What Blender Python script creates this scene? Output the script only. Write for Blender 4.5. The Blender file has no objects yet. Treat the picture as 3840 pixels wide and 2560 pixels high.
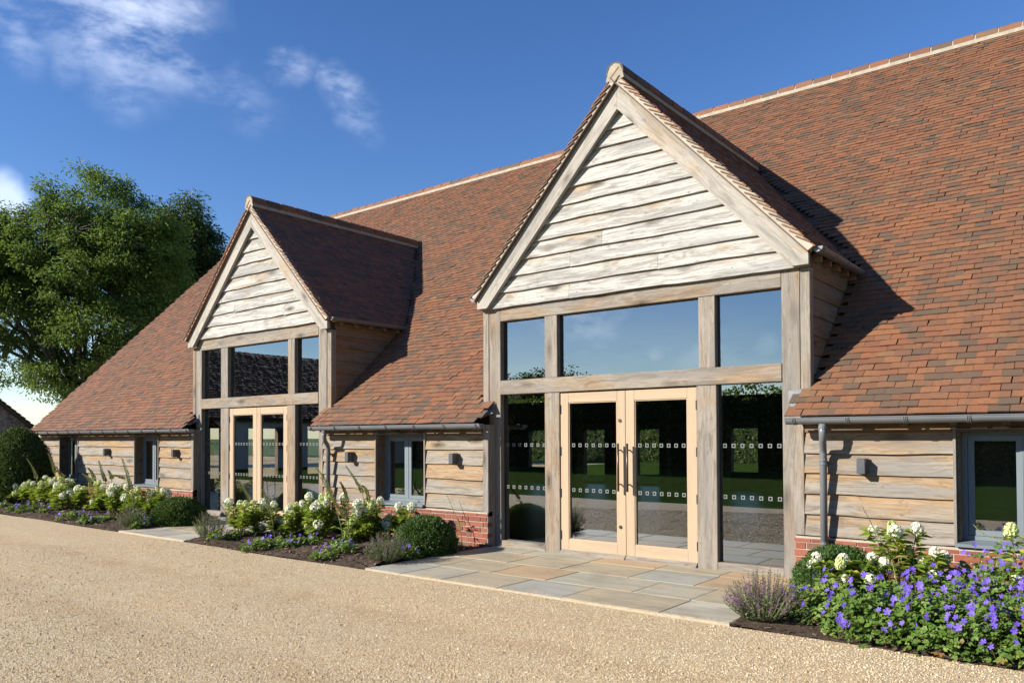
import bpy, bmesh, math, random
import numpy as np
from mathutils import Matrix, Vector, Quaternion

# ------------------------------------------------------------------ camera, sky, sun, exposure
scene = bpy.context.scene
col = scene.collection
R = math.radians
FPX, CYP, YAW, PIT, ROL = 2935.74, 1582.745, 0.672056, 0.0183027, -0.00453043
CAM = np.array([0.0, -8.488, 1.55])
_f = np.array([-math.sin(YAW)*math.cos(PIT), math.cos(YAW)*math.cos(PIT), math.sin(PIT)])
_r = np.array([math.cos(YAW), math.sin(YAW), 0.0])
_u = np.cross(_r, _f)
CR = _r*math.cos(ROL) + _u*math.sin(ROL)
CU = -_r*math.sin(ROL) + _u*math.cos(ROL)
CF = _f
def ray(x, y): return CR*(x-1920)/FPX - CU*(y-CYP)/FPX + CF
def at_y(x, y, Y):
    d = ray(x, y); return CAM + d*((Y-CAM[1])/d[1])
def at_z(x, y, Z=0.0):
    d = ray(x, y); return CAM + d*((Z-CAM[2])/d[2])

cam_data = bpy.data.cameras.new('camera')
cam_data.sensor_width = 36.0
cam_data.lens = 36.0*FPX/3840
cam_data.shift_y = (CYP-1280)/3840
cam_data.clip_start = 0.05
cam_data.clip_end = 3000
cam = bpy.data.objects.new('camera', cam_data); col.objects.link(cam)
m = Matrix.Identity(4)
for i in range(3):
    m[i][0], m[i][1], m[i][2], m[i][3] = CR[i], CU[i], -CF[i], CAM[i]
cam.matrix_world = m
scene.camera = cam

SUN_EL, SUN_AZ = R(26.6), R(33.5)          # azimuth from -Y towards -X
SD = Vector((-math.sin(SUN_AZ)*math.cos(SUN_EL), -math.cos(SUN_AZ)*math.cos(SUN_EL), math.sin(SUN_EL)))
sl = bpy.data.lights.new('sun', 'SUN')
sl.energy = 5.0; sl.angle = R(0.53); sl.color = (1.0, 0.945, 0.86)
so = bpy.data.objects.new('sun', sl); col.objects.link(so)
so.rotation_euler = SD.to_track_quat('Z', 'Y').to_euler(); so.location = (-20, -30, 30)

vs = scene.view_settings
scene.display_settings.display_device = 'sRGB'
vs.view_transform = 'Standard'; vs.look = 'None'; vs.gamma = 1.0; vs.use_curve_mapping = False
vs.exposure = 0.95
scene.cycles.use_denoising = True
scene.cycles.caustics_reflective = False
scene.cycles.caustics_refractive = False
scene.cycles.max_bounces = 8
scene.cycles.transparent_max_bounces = 16
scene.cycles.sample_clamp_indirect = 6.0

class NT:
    def __init__(s, tree): s.t = tree; s.n = tree.nodes; s.l = tree.links
    def node(s, typ, **kw):
        n = s.n.new(typ)
        for k, v in kw.items():
            if k == 'ins':
                for kk, vv in v.items(): s.put(n.inputs[kk], vv)
            else: setattr(n, k, v)
        return n
    def put(s, sock, v):
        if isinstance(v, bpy.types.NodeSocket): s.l.new(v, sock)
        else:
            if sock.type == 'RGBA' and hasattr(v, '__len__') and len(v) == 3: v = (*v, 1)
            sock.default_value = v
    def math(s, op, a, b=0.0, c=None, clamp=False):
        n = s.n.new('ShaderNodeMath'); n.operation = op; n.use_clamp = clamp
        s.put(n.inputs[0], a); s.put(n.inputs[1], b)
        if c is not None: s.put(n.inputs[2], c)
        return n.outputs[0]
    def vmath(s, op, a, b=None, sc=None):
        n = s.n.new('ShaderNodeVectorMath'); n.operation = op
        s.put(n.inputs[0], a)
        if b is not None: s.put(n.inputs[1], b)
        if sc is not None: s.put(n.inputs['Scale'], sc)
        return n.outputs['Value'] if op in ('DISTANCE', 'DOT_PRODUCT', 'LENGTH') else n.outputs[0]
    def mix(s, f, a, b, blend='MIX'):
        n = s.n.new('ShaderNodeMix'); n.data_type = 'RGBA'; n.blend_type = blend
        s.put(n.inputs[0], f); s.put(n.inputs[6], a); s.put(n.inputs[7], b)
        return n.outputs[2]
    def rng(s, v, a, b, c=0.0, d=1.0, smooth=True):
        n = s.n.new('ShaderNodeMapRange'); n.interpolation_type = 'SMOOTHSTEP' if smooth else 'LINEAR'
        s.put(n.inputs[0], v); n.inputs[1].default_value = a; n.inputs[2].default_value = b
        n.inputs[3].default_value = c; n.inputs[4].default_value = d
        return n.outputs[0]
    def noise(s, vec, scale, detail=4, rough=0.55, dist=0.0, out='Fac'):
        n = s.n.new('ShaderNodeTexNoise'); s.put(n.inputs['Vector'], vec)
        n.inputs['Scale'].default_value = scale; n.inputs['Detail'].default_value = detail
        n.inputs['Roughness'].default_value = rough; n.inputs['Distortion'].default_value = dist
        return n.outputs[out]
    def ramp(s, f, stops, interp='LINEAR'):
        n = s.n.new('ShaderNodeValToRGB'); s.put(n.inputs[0], f)
        cr = n.color_ramp; cr.interpolation = interp
        while len(cr.elements) < len(stops): cr.elements.new(0.5)
        for e, (p, c) in zip(cr.elements, stops): e.position = p; e.color = (*c, 1) if len(c) == 3 else c
        return n.outputs[0]

# world: Nishita sky with thin clouds
world = bpy.data.worlds.new('World'); scene.world = world; world.use_nodes = True
w = NT(world.node_tree); w.n.clear()
sky = w.node('ShaderNodeTexSky', sky_type='NISHITA', sun_disc=False, sun_elevation=SUN_EL,
             sun_rotation=math.atan2(SD.x, SD.y), altitude=100.0, air_density=1.0, dust_density=0.05, ozone_density=3.0)
dirv = w.node('ShaderNodeTexCoord').outputs['Generated']
dirn = w.vmath('NORMALIZE', dirv)
hs = w.node('ShaderNodeHueSaturation', ins={'Hue': 0.512, 'Saturation': 1.22, 'Value': 1.0, 'Color': sky.outputs[0]})
def pdir(x, y):
    d = ray(x, y); return d/np.linalg.norm(d)
warp = w.vmath('SCALE', w.vmath('SUBTRACT', w.noise(dirn, 9.0, 4, 0.6, out='Color'), (0.5, 0.5, 0.5)), sc=0.07)
dw = w.vmath('ADD', dirn, warp)
blobs = [  # pixel x, y, radius (rad), weight
    (520, 40, .085, 1.0), (380, 90, .07, .85), (230, 20, .06, .7), (640, 170, .045, .75), (700, 250, .035, .5), (20, 70, .05, .55),
    (270, 240, .028, .42), (420, 330, .034, .30), (1070, 225, .020, .55), (1140, 270, .024, .6), (1250, 300, .018, .6),
    (1290, 360, .024, .75), (1345, 450, .026, .5), (920, 370, .042, .36), (990, 400, .030, .28), (760, 320, .03, .25),
    (890, 280, .022, .26), (1380, 520, .020, .25)]
acc = None
for (x, y, rr, wt) in blobs:
    c = pdir(x, y)
    d = w.vmath('DISTANCE', dw, tuple(c))
    v = w.rng(d, rr*1.25, 0.0, 0.0, wt)
    acc = v if acc is None else w.math('MAXIMUM', acc, v)
refl = [(2200, 1195, .055, .95), (2050, 1230, .05, .6), (2640, 1300, .022, .8), (2450, 1310, .016, .6), (2600, 1350, .03, .4), (1900, 1250, .05, .6), (2860, 1290, .02, .4)]
for (x, y, rr, wt) in refl:                  # clouds on the other side of the sky (seen in the glazing)
    c = pdir(x, y); c = (c[0], -c[1], c[2])
    d = w.vmath('DISTANCE', dw, tuple(c))
    acc = w.math('MAXIMUM', acc, w.rng(d, rr*1.35, 0.0, 0.0, wt*1.7))
mp = w.node('ShaderNodeMapping', ins={'Vector': dirn, 'Rotation': (0.5, 0.3, 0.2), 'Scale': (1.0, 1.0, 2.2)})
n1 = w.noise(mp.outputs[0], 12.0, 8, 0.62, 0.15)
n2 = w.noise(mp.outputs[0], 48.0, 6, 0.6, 0.3)
tex = w.math('ADD', w.rng(n1, 0.34, 0.70), w.math('MULTIPLY', w.math('SUBTRACT', n2, 0.5), 0.55), clamp=True)
wisp = w.math('MULTIPLY', acc, w.math('ADD', w.math('MULTIPLY', tex, 1.0), 0.05), clamp=True)
# solid little cumulus at the left and a soft bank low over the horizon
cum = None
for (x, y, rr) in [(-5, 735, .026), (-50, 725, .035), (22, 752, .017), (-20, 780, .026)]:
    d = w.vmath('DISTANCE', w.vmath('ADD', dirn, w.vmath('SCALE', warp, sc=0.8)), tuple(pdir(x, y)))
    v = w.rng(d, rr*1.15, rr*0.5)
    cum = v if cum is None else w.math('MAXIMUM', cum, v)
sepz = w.node('ShaderNodeSeparateXYZ', ins={0: dirn}).outputs[2]
low = w.math('MULTIPLY', w.rng(sepz, 0.20, 0.02), w.math('ADD', w.rng(sepz, 0.10, 0.0, 0.0, 0.6), w.rng(w.noise(w.node('ShaderNodeMapping', ins={'Vector': dirn, 'Scale': (1, 1, 3.0)}).outputs[0], 6.0, 7, 0.6), 0.40, 0.62), clamp=True))
cl = w.math('MAXIMUM', w.math('MAXIMUM', wisp, cum), w.math('MULTIPLY', low, 0.55), clamp=True)
cl = w.math('MULTIPLY', cl, 0.9)
cloudc = w.vmath('ADD', w.vmath('SCALE', hs.outputs[0], sc=0.8), (4.3, 4.4, 4.5))
skyc = w.mix(cl, hs.outputs[0], cloudc)
bg = w.node('ShaderNodeBackground', ins={'Color': skyc, 'Strength': 0.086})
w.l.new(bg.outputs[0], w.node('ShaderNodeOutputWorld').inputs[0])

# ------------------------------------------------------------------ object helpers
rnd = random.Random(7)
rng = np.random.default_rng(11)
W = {}
def link(o, parent=None, M=None):
    col.objects.link(o)
    M = M or Matrix.Identity(4)
    if parent is not None:
        o.parent = parent; o.matrix_parent_inverse = W[parent.name].inverted()
    o.matrix_basis = M; W[o.name] = M.copy()
    return o
def empty(name, loc=(0, 0, 0), parent=None):
    o = bpy.data.objects.new(name, None); o.empty_display_size = 0.2
    return link(o, parent, Matrix.Translation(Vector(loc)))
def tag(o, label=None, cat=None, group=None, kind=None):
    for k, v in (('label', label), ('category', cat), ('group', group), ('kind', kind)):
        if v: o[k] = v
    return o
def obj(name, mesh, parent=None, loc=(0, 0, 0), rot=None, mat=None, kind=None):
    if mat is not None and len(mesh.materials) == 0: mesh.materials.append(mat)
    o = bpy.data.objects.new(name, mesh)
    M = Matrix.Translation(Vector(loc))
    if rot is not None: M = M @ (rot.to_4x4() if not isinstance(rot, (tuple, list)) else Matrix.Rotation(rot[2], 4, 'Z') @ Matrix.Rotation(rot[1], 4, 'Y') @ Matrix.Rotation(rot[0], 4, 'X'))
    link(o, parent, M)
    if kind: o['kind'] = kind
    return o

class MB:
    """collects vertices and faces of one mesh"""
    def __init__(s): s.v = []; s.f = []; s.r = []
    def add(s, vs_, fs, r=0.0):
        b = len(s.v); s.v += [tuple(p) for p in vs_]; s.f += [tuple(i+b for i in f) for f in fs]; s.r += [r]*len(fs)
    def box(s, x0, x1, y0, y1, z0, z1, r=0.0):
        s.add([(x0, y0, z0), (x1, y0, z0), (x1, y1, z0), (x0, y1, z0), (x0, y0, z1), (x1, y0, z1), (x1, y1, z1), (x0, y1, z1)],
              [(0, 3, 2, 1), (4, 5, 6, 7), (0, 1, 5, 4), (1, 2, 6, 5), (2, 3, 7, 6), (3, 0, 4, 7)], r)
    def tube(s, pts, rad, n=6, r=0.0, cap=True):
        pts = [Vector(p) for p in pts]
        if not hasattr(rad, '__len__'): rad = [rad]*len(pts)
        b = len(s.v); prev = None
        for i, p in enumerate(pts):
            t = (pts[min(i+1, len(pts)-1)]-pts[max(i-1, 0)]).normalized()
            a = prev if prev is not None else (Vector((1, 0, 0)) if abs(t.x) < .9 else Vector((0, 1, 0)))
            a = (a - t*a.dot(t)).normalized(); prev = a; c = t.cross(a)
            for k in range(n):
                an = 2*math.pi*k/n
                s.v.append(tuple(p + (a*math.cos(an)+c*math.sin(an))*rad[i]))
        for i in range(len(pts)-1):
            for k in range(n):
                k2 = (k+1) % n
                s.f.append((b+i*n+k, b+i*n+k2, b+(i+1)*n+k2, b+(i+1)*n+k)); s.r.append(r)
        if cap:
            s.f.append(tuple(b+k for k in range(n))[::-1]); s.r.append(r)
            e = b+(len(pts)-1)*n; s.f.append(tuple(e+k for k in range(n))); s.r.append(r)
    def prism(s, poly, axis, a0, a1, r=0.0):
        """poly in the two other axes, extruded along axis"""
        def P(p, a):
            return {'x': (a, p[0], p[1]), 'y': (p[0], a, p[1]), 'z': (p[0], p[1], a)}[axis]
        n = len(poly)
        s.add([P(p, a0) for p in poly]+[P(p, a1) for p in poly],
              [tuple(range(n)), tuple(range(2*n-1, n-1, -1))]+[(i, i+n, (i+1) % n+n, (i+1) % n) for i in range(n)], r)
    def mesh(s, name='mesh', smooth=False, fix=True):
        me = bpy.data.meshes.new(name); me.from_pydata(s.v, [], s.f); me.update()
        if any(s.r):
            a = me.attributes.new('rnd', 'FLOAT', 'FACE'); a.data.foreach_set('value', s.r)
        if fix:
            bm = bmesh.new(); bm.from_mesh(me); bmesh.ops.recalc_face_normals(bm, faces=bm.faces); bm.to_mesh(me); bm.free()
        if smooth: me.polygons.foreach_set('use_smooth', [True]*len(me.polygons))
        return me
def np_mesh(name, V, F, rv=None, smooth=False):
    """V (n,3), F (m,k) arrays"""
    me = bpy.data.meshes.new(name)
    V = np.ascontiguousarray(V, dtype=np.float32); F = np.ascontiguousarray(F, dtype=np.int32)
    k = F.shape[1]
    me.vertices.add(len(V)); me.vertices.foreach_set('co', V.ravel())
    me.loops.add(F.size); me.loops.foreach_set('vertex_index', F.ravel())
    me.polygons.add(len(F)); me.polygons.foreach_set('loop_start', np.arange(0, F.size, k, dtype=np.int32))
    me.update(calc_edges=True)
    if rv is not None:
        a = me.attributes.new('rnd', 'FLOAT', 'FACE'); a.data.foreach_set('value', np.asarray(rv, dtype=np.float32))
    me.polygons.foreach_set('use_smooth', [smooth]*len(F))
    return me
def bevelled(sx, sy, sz, b=0.006, name='block'):
    bm = bmesh.new(); bmesh.ops.create_cube(bm, size=1)
    for v in bm.verts: v.co = Vector((v.co.x*sx, v.co.y*sy, v.co.z*sz))
    if b > 0: bmesh.ops.bevel(bm, geom=list(bm.edges), offset=b, segments=1, affect='EDGES')
    me = bpy.data.meshes.new(name); bm.to_mesh(me); bm.free(); return me
def timber(name, x0, x1, y0, y1, z0, z1, mat, parent, axis='x', b=0.006):
    """squared timber whose grain runs along its local x"""
    c = ((x0+x1)/2, (y0+y1)/2, (z0+z1)/2)
    if axis == 'x': me = bevelled(x1-x0, y1-y0, z1-z0, b); rot = None
    elif axis == 'z': me = bevelled(z1-z0, y1-y0, x1-x0, b); rot = Matrix.Rotation(-math.pi/2, 3, 'Y')
    else: me = bevelled(y1-y0, x1-x0, z1-z0, b); rot = Matrix.Rotation(math.pi/2, 3, 'Z')
    return obj(name, me, parent, c, rot, mat)

# ------------------------------------------------------------------ materials
MATS = {}
def new_mat(name):
    mt = bpy.data.materials.new(name); mt.use_nodes = True
    t = NT(mt.node_tree); t.n.clear(); MATS[name] = mt
    out = t.node('ShaderNodeOutputMaterial')
    return mt, t, out
def finish(t, out, color, rough=0.8, bump=None, bstr=0.3, bdist=0.01, spec=0.3, metal=0.0):
    p = t.node('ShaderNodeBsdfPrincipled')
    t.put(p.inputs['Base Color'], color); t.put(p.inputs['Roughness'], rough)
    t.put(p.inputs['Metallic'], metal); t.put(p.inputs['Specular IOR Level'], spec)
    if bump is not None:
        bn = t.node('ShaderNodeBump', ins={'Height': bump, 'Strength': bstr, 'Distance': bdist})
        t.l.new(bn.outputs[0], p.inputs['Normal'])
    t.l.new(p.outputs[0], out.inputs[0]); return p
def pick(t):
    """random number per piece: object random for single pieces, face attribute inside joined ones"""
    a = t.node('ShaderNodeAttribute', attribute_name='rnd').outputs['Fac']
    o = t.node('ShaderNodeObjectInfo').outputs['Random']
    return t.math('FRACT', t.math('ADD', a, o))
def ocoord(t, off=31.0):
    c = t.node('ShaderNodeTexCoord').outputs['Object']
    r_ = t.node('ShaderNodeObjectInfo').outputs['Random']
    cmb = t.node('ShaderNodeCombineXYZ', ins={0: t.math('MULTIPLY', r_, off), 1: t.math('MULTIPLY', r_, off*1.7), 2: t.math('MULTIPLY', r_, off*0.6)})
    return t.vmath('ADD', c, cmb.outputs[0]), c
def wcoord(t): return t.node('ShaderNodeNewGeometry').outputs['Position']

def mat_oak(name, silver, tan, stain, tanbias, top_tan=0.0, contrast=1.0):
    mt, t, out = new_mat(name)
    v, loc = ocoord(t)
    def mp(sx, sy, sz): return t.node('ShaderNodeMapping', ins={'Vector': v, 'Scale': (sx, sy, sz)}).outputs[0]
    warpn = t.noise(mp(1.2, 3, 3), 1.0, 3, 0.5, out='Color')
    vw = t.vmath('ADD', mp(0.7, 9, 9), t.vmath('SCALE', t.vmath('SUBTRACT', warpn, (.5, .5, .5)), sc=1.6))
    figure = t.noise(vw, 1.6, 5, 0.65, 1.2)
    grain = t.noise(mp(2.5, 70, 70), 1.0, 4, 0.7)
    patch = t.noise(mp(0.9, 2.6, 2.6), 1.0, 4, 0.6, 0.6)
    r_ = t.node('ShaderNodeObjectInfo').outputs['Random']
    f = t.math('ADD', patch, t.math('MULTIPLY', t.math('SUBTRACT', r_, 0.5), 0.22))
    if top_tan:
        zz = t.node('ShaderNodeSeparateXYZ', ins={0: loc}).outputs[2]
        f = t.math('ADD', f, t.math('MULTIPLY', t.rng(zz, -0.04, 0.12, -0.5, 1.0, False), top_tan))
    tf = t.rng(f, 0.54-tanbias, 0.74-tanbias)
    c = t.mix(tf, silver, tan)
    c = t.mix(t.math('MULTIPLY', t.rng(figure, 0.47, 0.64), 0.42*contrast), c, stain)
    c = t.mix(t.math('MULTIPLY', t.rng(figure, 0.46, 0.34), 0.35*contrast), c, tuple(min(1, s*1.25) for s in silver))
    # knots
    vo = t.node('ShaderNodeTexVoronoi', feature='F1', ins={'Vector': t.vmath('ADD', mp(1.5, 2.2, 4.2), t.vmath('SCALE', t.vmath('SUBTRACT', t.noise(mp(6, 12, 12), 1.0, 2, out='Color'), (.5, .5, .5)), sc=0.14)), 'Scale': 1.0, 'Randomness': 1.0})
    kd = vo.outputs['Distance']
    kr = t.node('ShaderNodeSeparateXYZ', ins={0: vo.outputs['Color']}).outputs[0]
    kn = t.math('MULTIPLY', t.rng(kd, 0.30, 0.10), t.rng(kr, 0.30, 0.35))
    c = t.mix(t.math('MULTIPLY', kn, min(0.95, 0.66*contrast)), c, stain)
    c = t.mix(t.math('MULTIPLY', t.rng(grain, 0.50, 0.62), 0.36*contrast), c, stain)
    fine = t.noise(mp(9, 150, 150), 1.0, 3, 0.7)
    c = t.mix(t.math('MULTIPLY', t.rng(fine, 0.52, 0.62), 0.25*contrast), c, stain)
    c = t.mix(t.math('MULTIPLY', t.math('MULTIPLY', t.rng(kd, 0.11, 0.07), t.rng(kr, 0.30, 0.35)), 0.6*min(contrast, 1.1)), c, tuple(x*.45 for x in stain))
    spots = t.noise(mp(7, 16, 16), 1.0, 3, 0.7)
    c = t.mix(t.math('MULTIPLY', t.rng(spots, 0.62, 0.72), 0.5*contrast), c, tuple(x*.8 for x in stain))
    gz = t.noise(mp(0.6, 7, 7), 1.0, 3, 0.5)
    c = t.mix(t.math('MULTIPLY', t.rng(gz, 0.47, 0.62), 0.45*contrast), c, (0.155, 0.15, 0.14))
    h = t.math('ADD', t.math('MULTIPLY', grain, 0.7), t.math('MULTIPLY', figure, 0.6))
    finish(t, out, c, 0.82, h, 0.35, 0.004, 0.2)
    return mt
M_GABLE = mat_oak('oak_gable_boards', (0.41, 0.39, 0.35), (0.36, 0.275, 0.185), (0.10, 0.080, 0.058), 0.0, 0.12, 1.1)
M_FRAME = mat_oak('oak_frame', (0.26, 0.225, 0.18), (0.265, 0.19, 0.12), (0.08, 0.058, 0.04), 0.07, 0.0, 1.0)
M_BARGE = mat_oak('oak_barge', (0.36, 0.33, 0.282), (0.36, 0.285, 0.205), (0.12, 0.095, 0.07), 0.04, 0.0, 0.85)
M_BOARD = mat_oak('oak_wall_boards', (0.265, 0.235, 0.19), (0.315, 0.21, 0.115), (0.085, 0.055, 0.032), 0.20, 0.20, 1.0)
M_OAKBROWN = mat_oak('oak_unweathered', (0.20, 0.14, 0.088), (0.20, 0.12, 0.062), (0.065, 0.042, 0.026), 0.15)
M_DOOR = mat_oak('pale_door_timber', (0.40, 0.305, 0.205), (0.40, 0.295, 0.19), (0.31, 0.215, 0.135), 0.2, 0.0, 0.35)

def mat_tile(name, dark=0.60):
    mt, t, out = new_mat(name)
    p = pick(t)
    P = wcoord(t)
    d = dark
    c = t.ramp(p, [(0.0, (0.356*d, 0.134*d, 0.056*d)), (0.22, (0.267*d, 0.104*d, 0.050*d)), (0.38, (0.307*d, 0.139*d, 0.068*d)), (0.52, (0.227*d, 0.104*d, 0.059*d)),
                   (0.62, (0.396*d, 0.160*d, 0.064*d)), (0.74, (0.144*d, 0.102*d, 0.067*d)), (0.86, (0.114*d, 0.094*d, 0.067*d)), (0.94, (0.337*d, 0.113*d, 0.054*d)), (0.97, (0.326*d, 0.180*d, 0.082*d))], 'CONSTANT')
    c = t.mix(0.26, c, (0.270*d, 0.114*d, 0.057*d))
    big = t.noise(P, 0.55, 3, 0.6)
    c = t.mix(t.rng(big, 0.35, 0.7, 0.0, 0.30), c, (0.188*d, 0.123*d, 0.075*d))
    n = t.noise(P, 26, 5, 0.65)
    c = t.mix(t.rng(n, 0.40, 0.72, 0.0, 0.55), c, (0.148*d, 0.106*d, 0.068*d))
    st = t.noise(t.node('ShaderNodeMapping', ins={'Vector': P, 'Scale': (3.0, 0.35, 0.35)}).outputs[0], 1.0, 5, 0.65)
    c = t.mix(t.rng(st, 0.50, 0.70, 0, 0.35), c, (0.133*d, 0.101*d, 0.069*d))
    n2 = t.noise(P, 90, 3, 0.6)
    c = t.mix(t.rng(n2, 0.56, 0.75, 0.0, 0.35), c, (0.415*d, 0.234*d, 0.119*d))
    finish(t, out, c, 0.75, t.math('ADD', t.noise(P, 60, 4, 0.7), t.math('MULTIPLY', n, 0.6)), 0.4, 0.004, 0.35)
    return mt
M_TILE = mat_tile('clay_tile')
def mat_noise(name, c1, c2, scale=8, rough=0.85, bstr=0.3, bscale=60, bdist=0.004, spec=0.25, c3=None, metal=0.0):
    mt, t, out = new_mat(name)
    P = wcoord(t)
    c = t.mix(t.rng(t.noise(P, scale, 6, 0.6), 0.35, 0.65), c1, c2)
    if c3: c = t.mix(t.rng(t.noise(P, scale*4.3, 4, 0.6), 0.55, 0.70), c, c3)
    finish(t, out, c, rough, t.noise(P, bscale, 5, 0.65), bstr, bdist, spec, metal)
    return mt
M_MORTAR = mat_noise('lime_mortar', (0.40, 0.355, 0.28), (0.33, 0.29, 0.23), 9)
M_RMORTAR = mat_noise('ridge_mortar', (0.34, 0.295, 0.22), (0.27, 0.23, 0.17), 9)
M_LEAD = mat_noise('lead_sheet', (0.20, 0.205, 0.215), (0.14, 0.145, 0.15), 14, 0.55, 0.3, 40, 0.006, 0.4, None, 0.0)
M_GREY = mat_noise('grey_painted_metal', (0.135, 0.14, 0.145), (0.12, 0.125, 0.13), 3, 0.42, 0.06, 120, 0.001, 0.5)
M_WINGREY = mat_noise('grey_painted_timber', (0.145, 0.172, 0.185), (0.135, 0.16, 0.172), 4, 0.45, 0.08, 140, 0.001, 0.45)
M_DARKGREY = mat_noise('anthracite_metal', (0.06, 0.064, 0.07), (0.05, 0.054, 0.06), 4, 0.45, 0.05, 90, 0.001, 0.5)
M_BLACK = mat_noise('black_metal', (0.02, 0.018, 0.016), (0.03, 0.026, 0.022), 10, 0.5, 0.1, 90, 0.001, 0.5)
M_BRONZE = mat_noise('bronze_handle', (0.10, 0.066, 0.04), (0.075, 0.05, 0.032), 10, 0.38, 0.05, 90, 0.001, 0.5, None, 0.6)
M_DECK = mat_noise('roof_underlay', (0.075, 0.055, 0.045), (0.055, 0.042, 0.036), 5)
M_PLASTER = mat_noise('interior_plaster', (0.62, 0.58, 0.50), (0.58, 0.54, 0.46), 2)
M_DARKIN = mat_noise('interior_boarding', (0.20, 0.14, 0.09), (0.15, 0.105, 0.07), 3)
mt, t, out = new_mat('etched_white'); finish(t, out, (0.14, 0.145, 0.14), 0.6); M_ETCH = mt

def mat_brick():
    mt, t, out = new_mat('red_brick')
    p = pick(t); P = wcoord(t)
    c = t.ramp(p, [(0.0, (0.240, 0.070, 0.042)), (0.25, (0.204, 0.059, 0.038)), (0.45, (0.264, 0.090, 0.053)), (0.65, (0.184, 0.068, 0.044)), (0.82, (0.224, 0.062, 0.038)), (0.93, (0.160, 0.084, 0.056))], 'CONSTANT')
    n = t.noise(P, 30, 5, 0.65)
    c = t.mix(t.rng(n, 0.45, 0.75, 0, 0.5), c, (0.136, 0.052, 0.036))
    c = t.mix(t.rng(t.noise(P, 70, 3, 0.6), 0.60, 0.75, 0, 0.5), c, (0.304, 0.184, 0.128))
    finish(t, out, c, 0.85, t.noise(P, 80, 5, 0.7), 0.5, 0.004, 0.25); return mt
M_BRICK = mat_brick()
def mat_glass():
    mt, t, out = new_mat('coated_window_glass')
    fr = t.node('ShaderNodeFresnel', ins={'IOR': 1.5}).outputs[0]
    fac = t.math('ADD', t.math('MULTIPLY', fr, 1.8), 0.20, clamp=True)
    v, loc = ocoord(t)
    bn = t.node('ShaderNodeBump', ins={'Height': t.noise(v, 1.1, 1, 0.4), 'Strength': 0.02, 'Distance': 0.02})
    tr = t.node('ShaderNodeBsdfTransparent', ins={'Color': (0.68, 0.71, 0.67)})
    gl = t.node('ShaderNodeBsdfGlossy', ins={'Color': (0.92, 0.97, 1.0), 'Roughness': 0.0, 'Normal': bn.outputs[0]})
    mx = t.node('ShaderNodeMixShader', ins={0: fac, 1: tr.outputs[0], 2: gl.outputs[0]})
    t.l.new(mx.outputs[0], out.inputs[0]); return mt
M_GLASS = mat_glass()
def mat_stone():
    mt, t, out = new_mat('sandstone_paving')
    r_ = t.node('ShaderNodeObjectInfo').outputs['Random']
    v, loc = ocoord(t)
    base = t.ramp(r_, [(0.0, (0.368, 0.339, 0.259)), (0.3, (0.380, 0.316, 0.207)), (0.48, (0.322, 0.316, 0.270)), (0.68, (0.368, 0.305, 0.207)), (0.8, (0.437, 0.408, 0.322)), (0.92, (0.425, 0.287, 0.161))], 'CONSTANT')
    st = t.node('ShaderNodeMapping', ins={'Vector': v, 'Rotation': (0, 0, 0.35), 'Scale': (0.8, 5, 1)}).outputs[0]
    n = t.noise(st, 1.6, 5, 0.6, 1.0)
    c = t.mix(t.rng(n, 0.40, 0.68, 0, 0.6), base, (0.230, 0.207, 0.155))
    c = t.mix(t.rng(t.noise(v, 2.2, 4, 0.6), 0.50, 0.72, 0, 0.6), c, (0.437, 0.310, 0.172))
    c = t.mix(t.rng(t.noise(v, 40, 4, 0.6), 0.55, 0.75, 0, 0.2), c, (0.575, 0.540, 0.460))
    PW = wcoord(t)
    c = t.mix(t.rng(t.noise(PW, 1.1, 6, 0.7, 0.8), 0.48, 0.66, 0, 0.45), c, (0.196, 0.172, 0.127))
    c = t.mix(t.rng(t.noise(PW, 130, 2, 0.6), 0.60, 0.70, 0, 0.35), c, (0.184, 0.161, 0.127))
    finish(t, out, c, 0.72, t.math('ADD', t.noise(v, 9, 5, 0.6), t.math('MULTIPLY', n, 0.8)), 0.35, 0.008, 0.2); return mt
M_STONE = mat_stone()
M_JOINT = mat_noise('sand_joint', (0.40, 0.335, 0.23), (0.34, 0.28, 0.19), 14)
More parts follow.
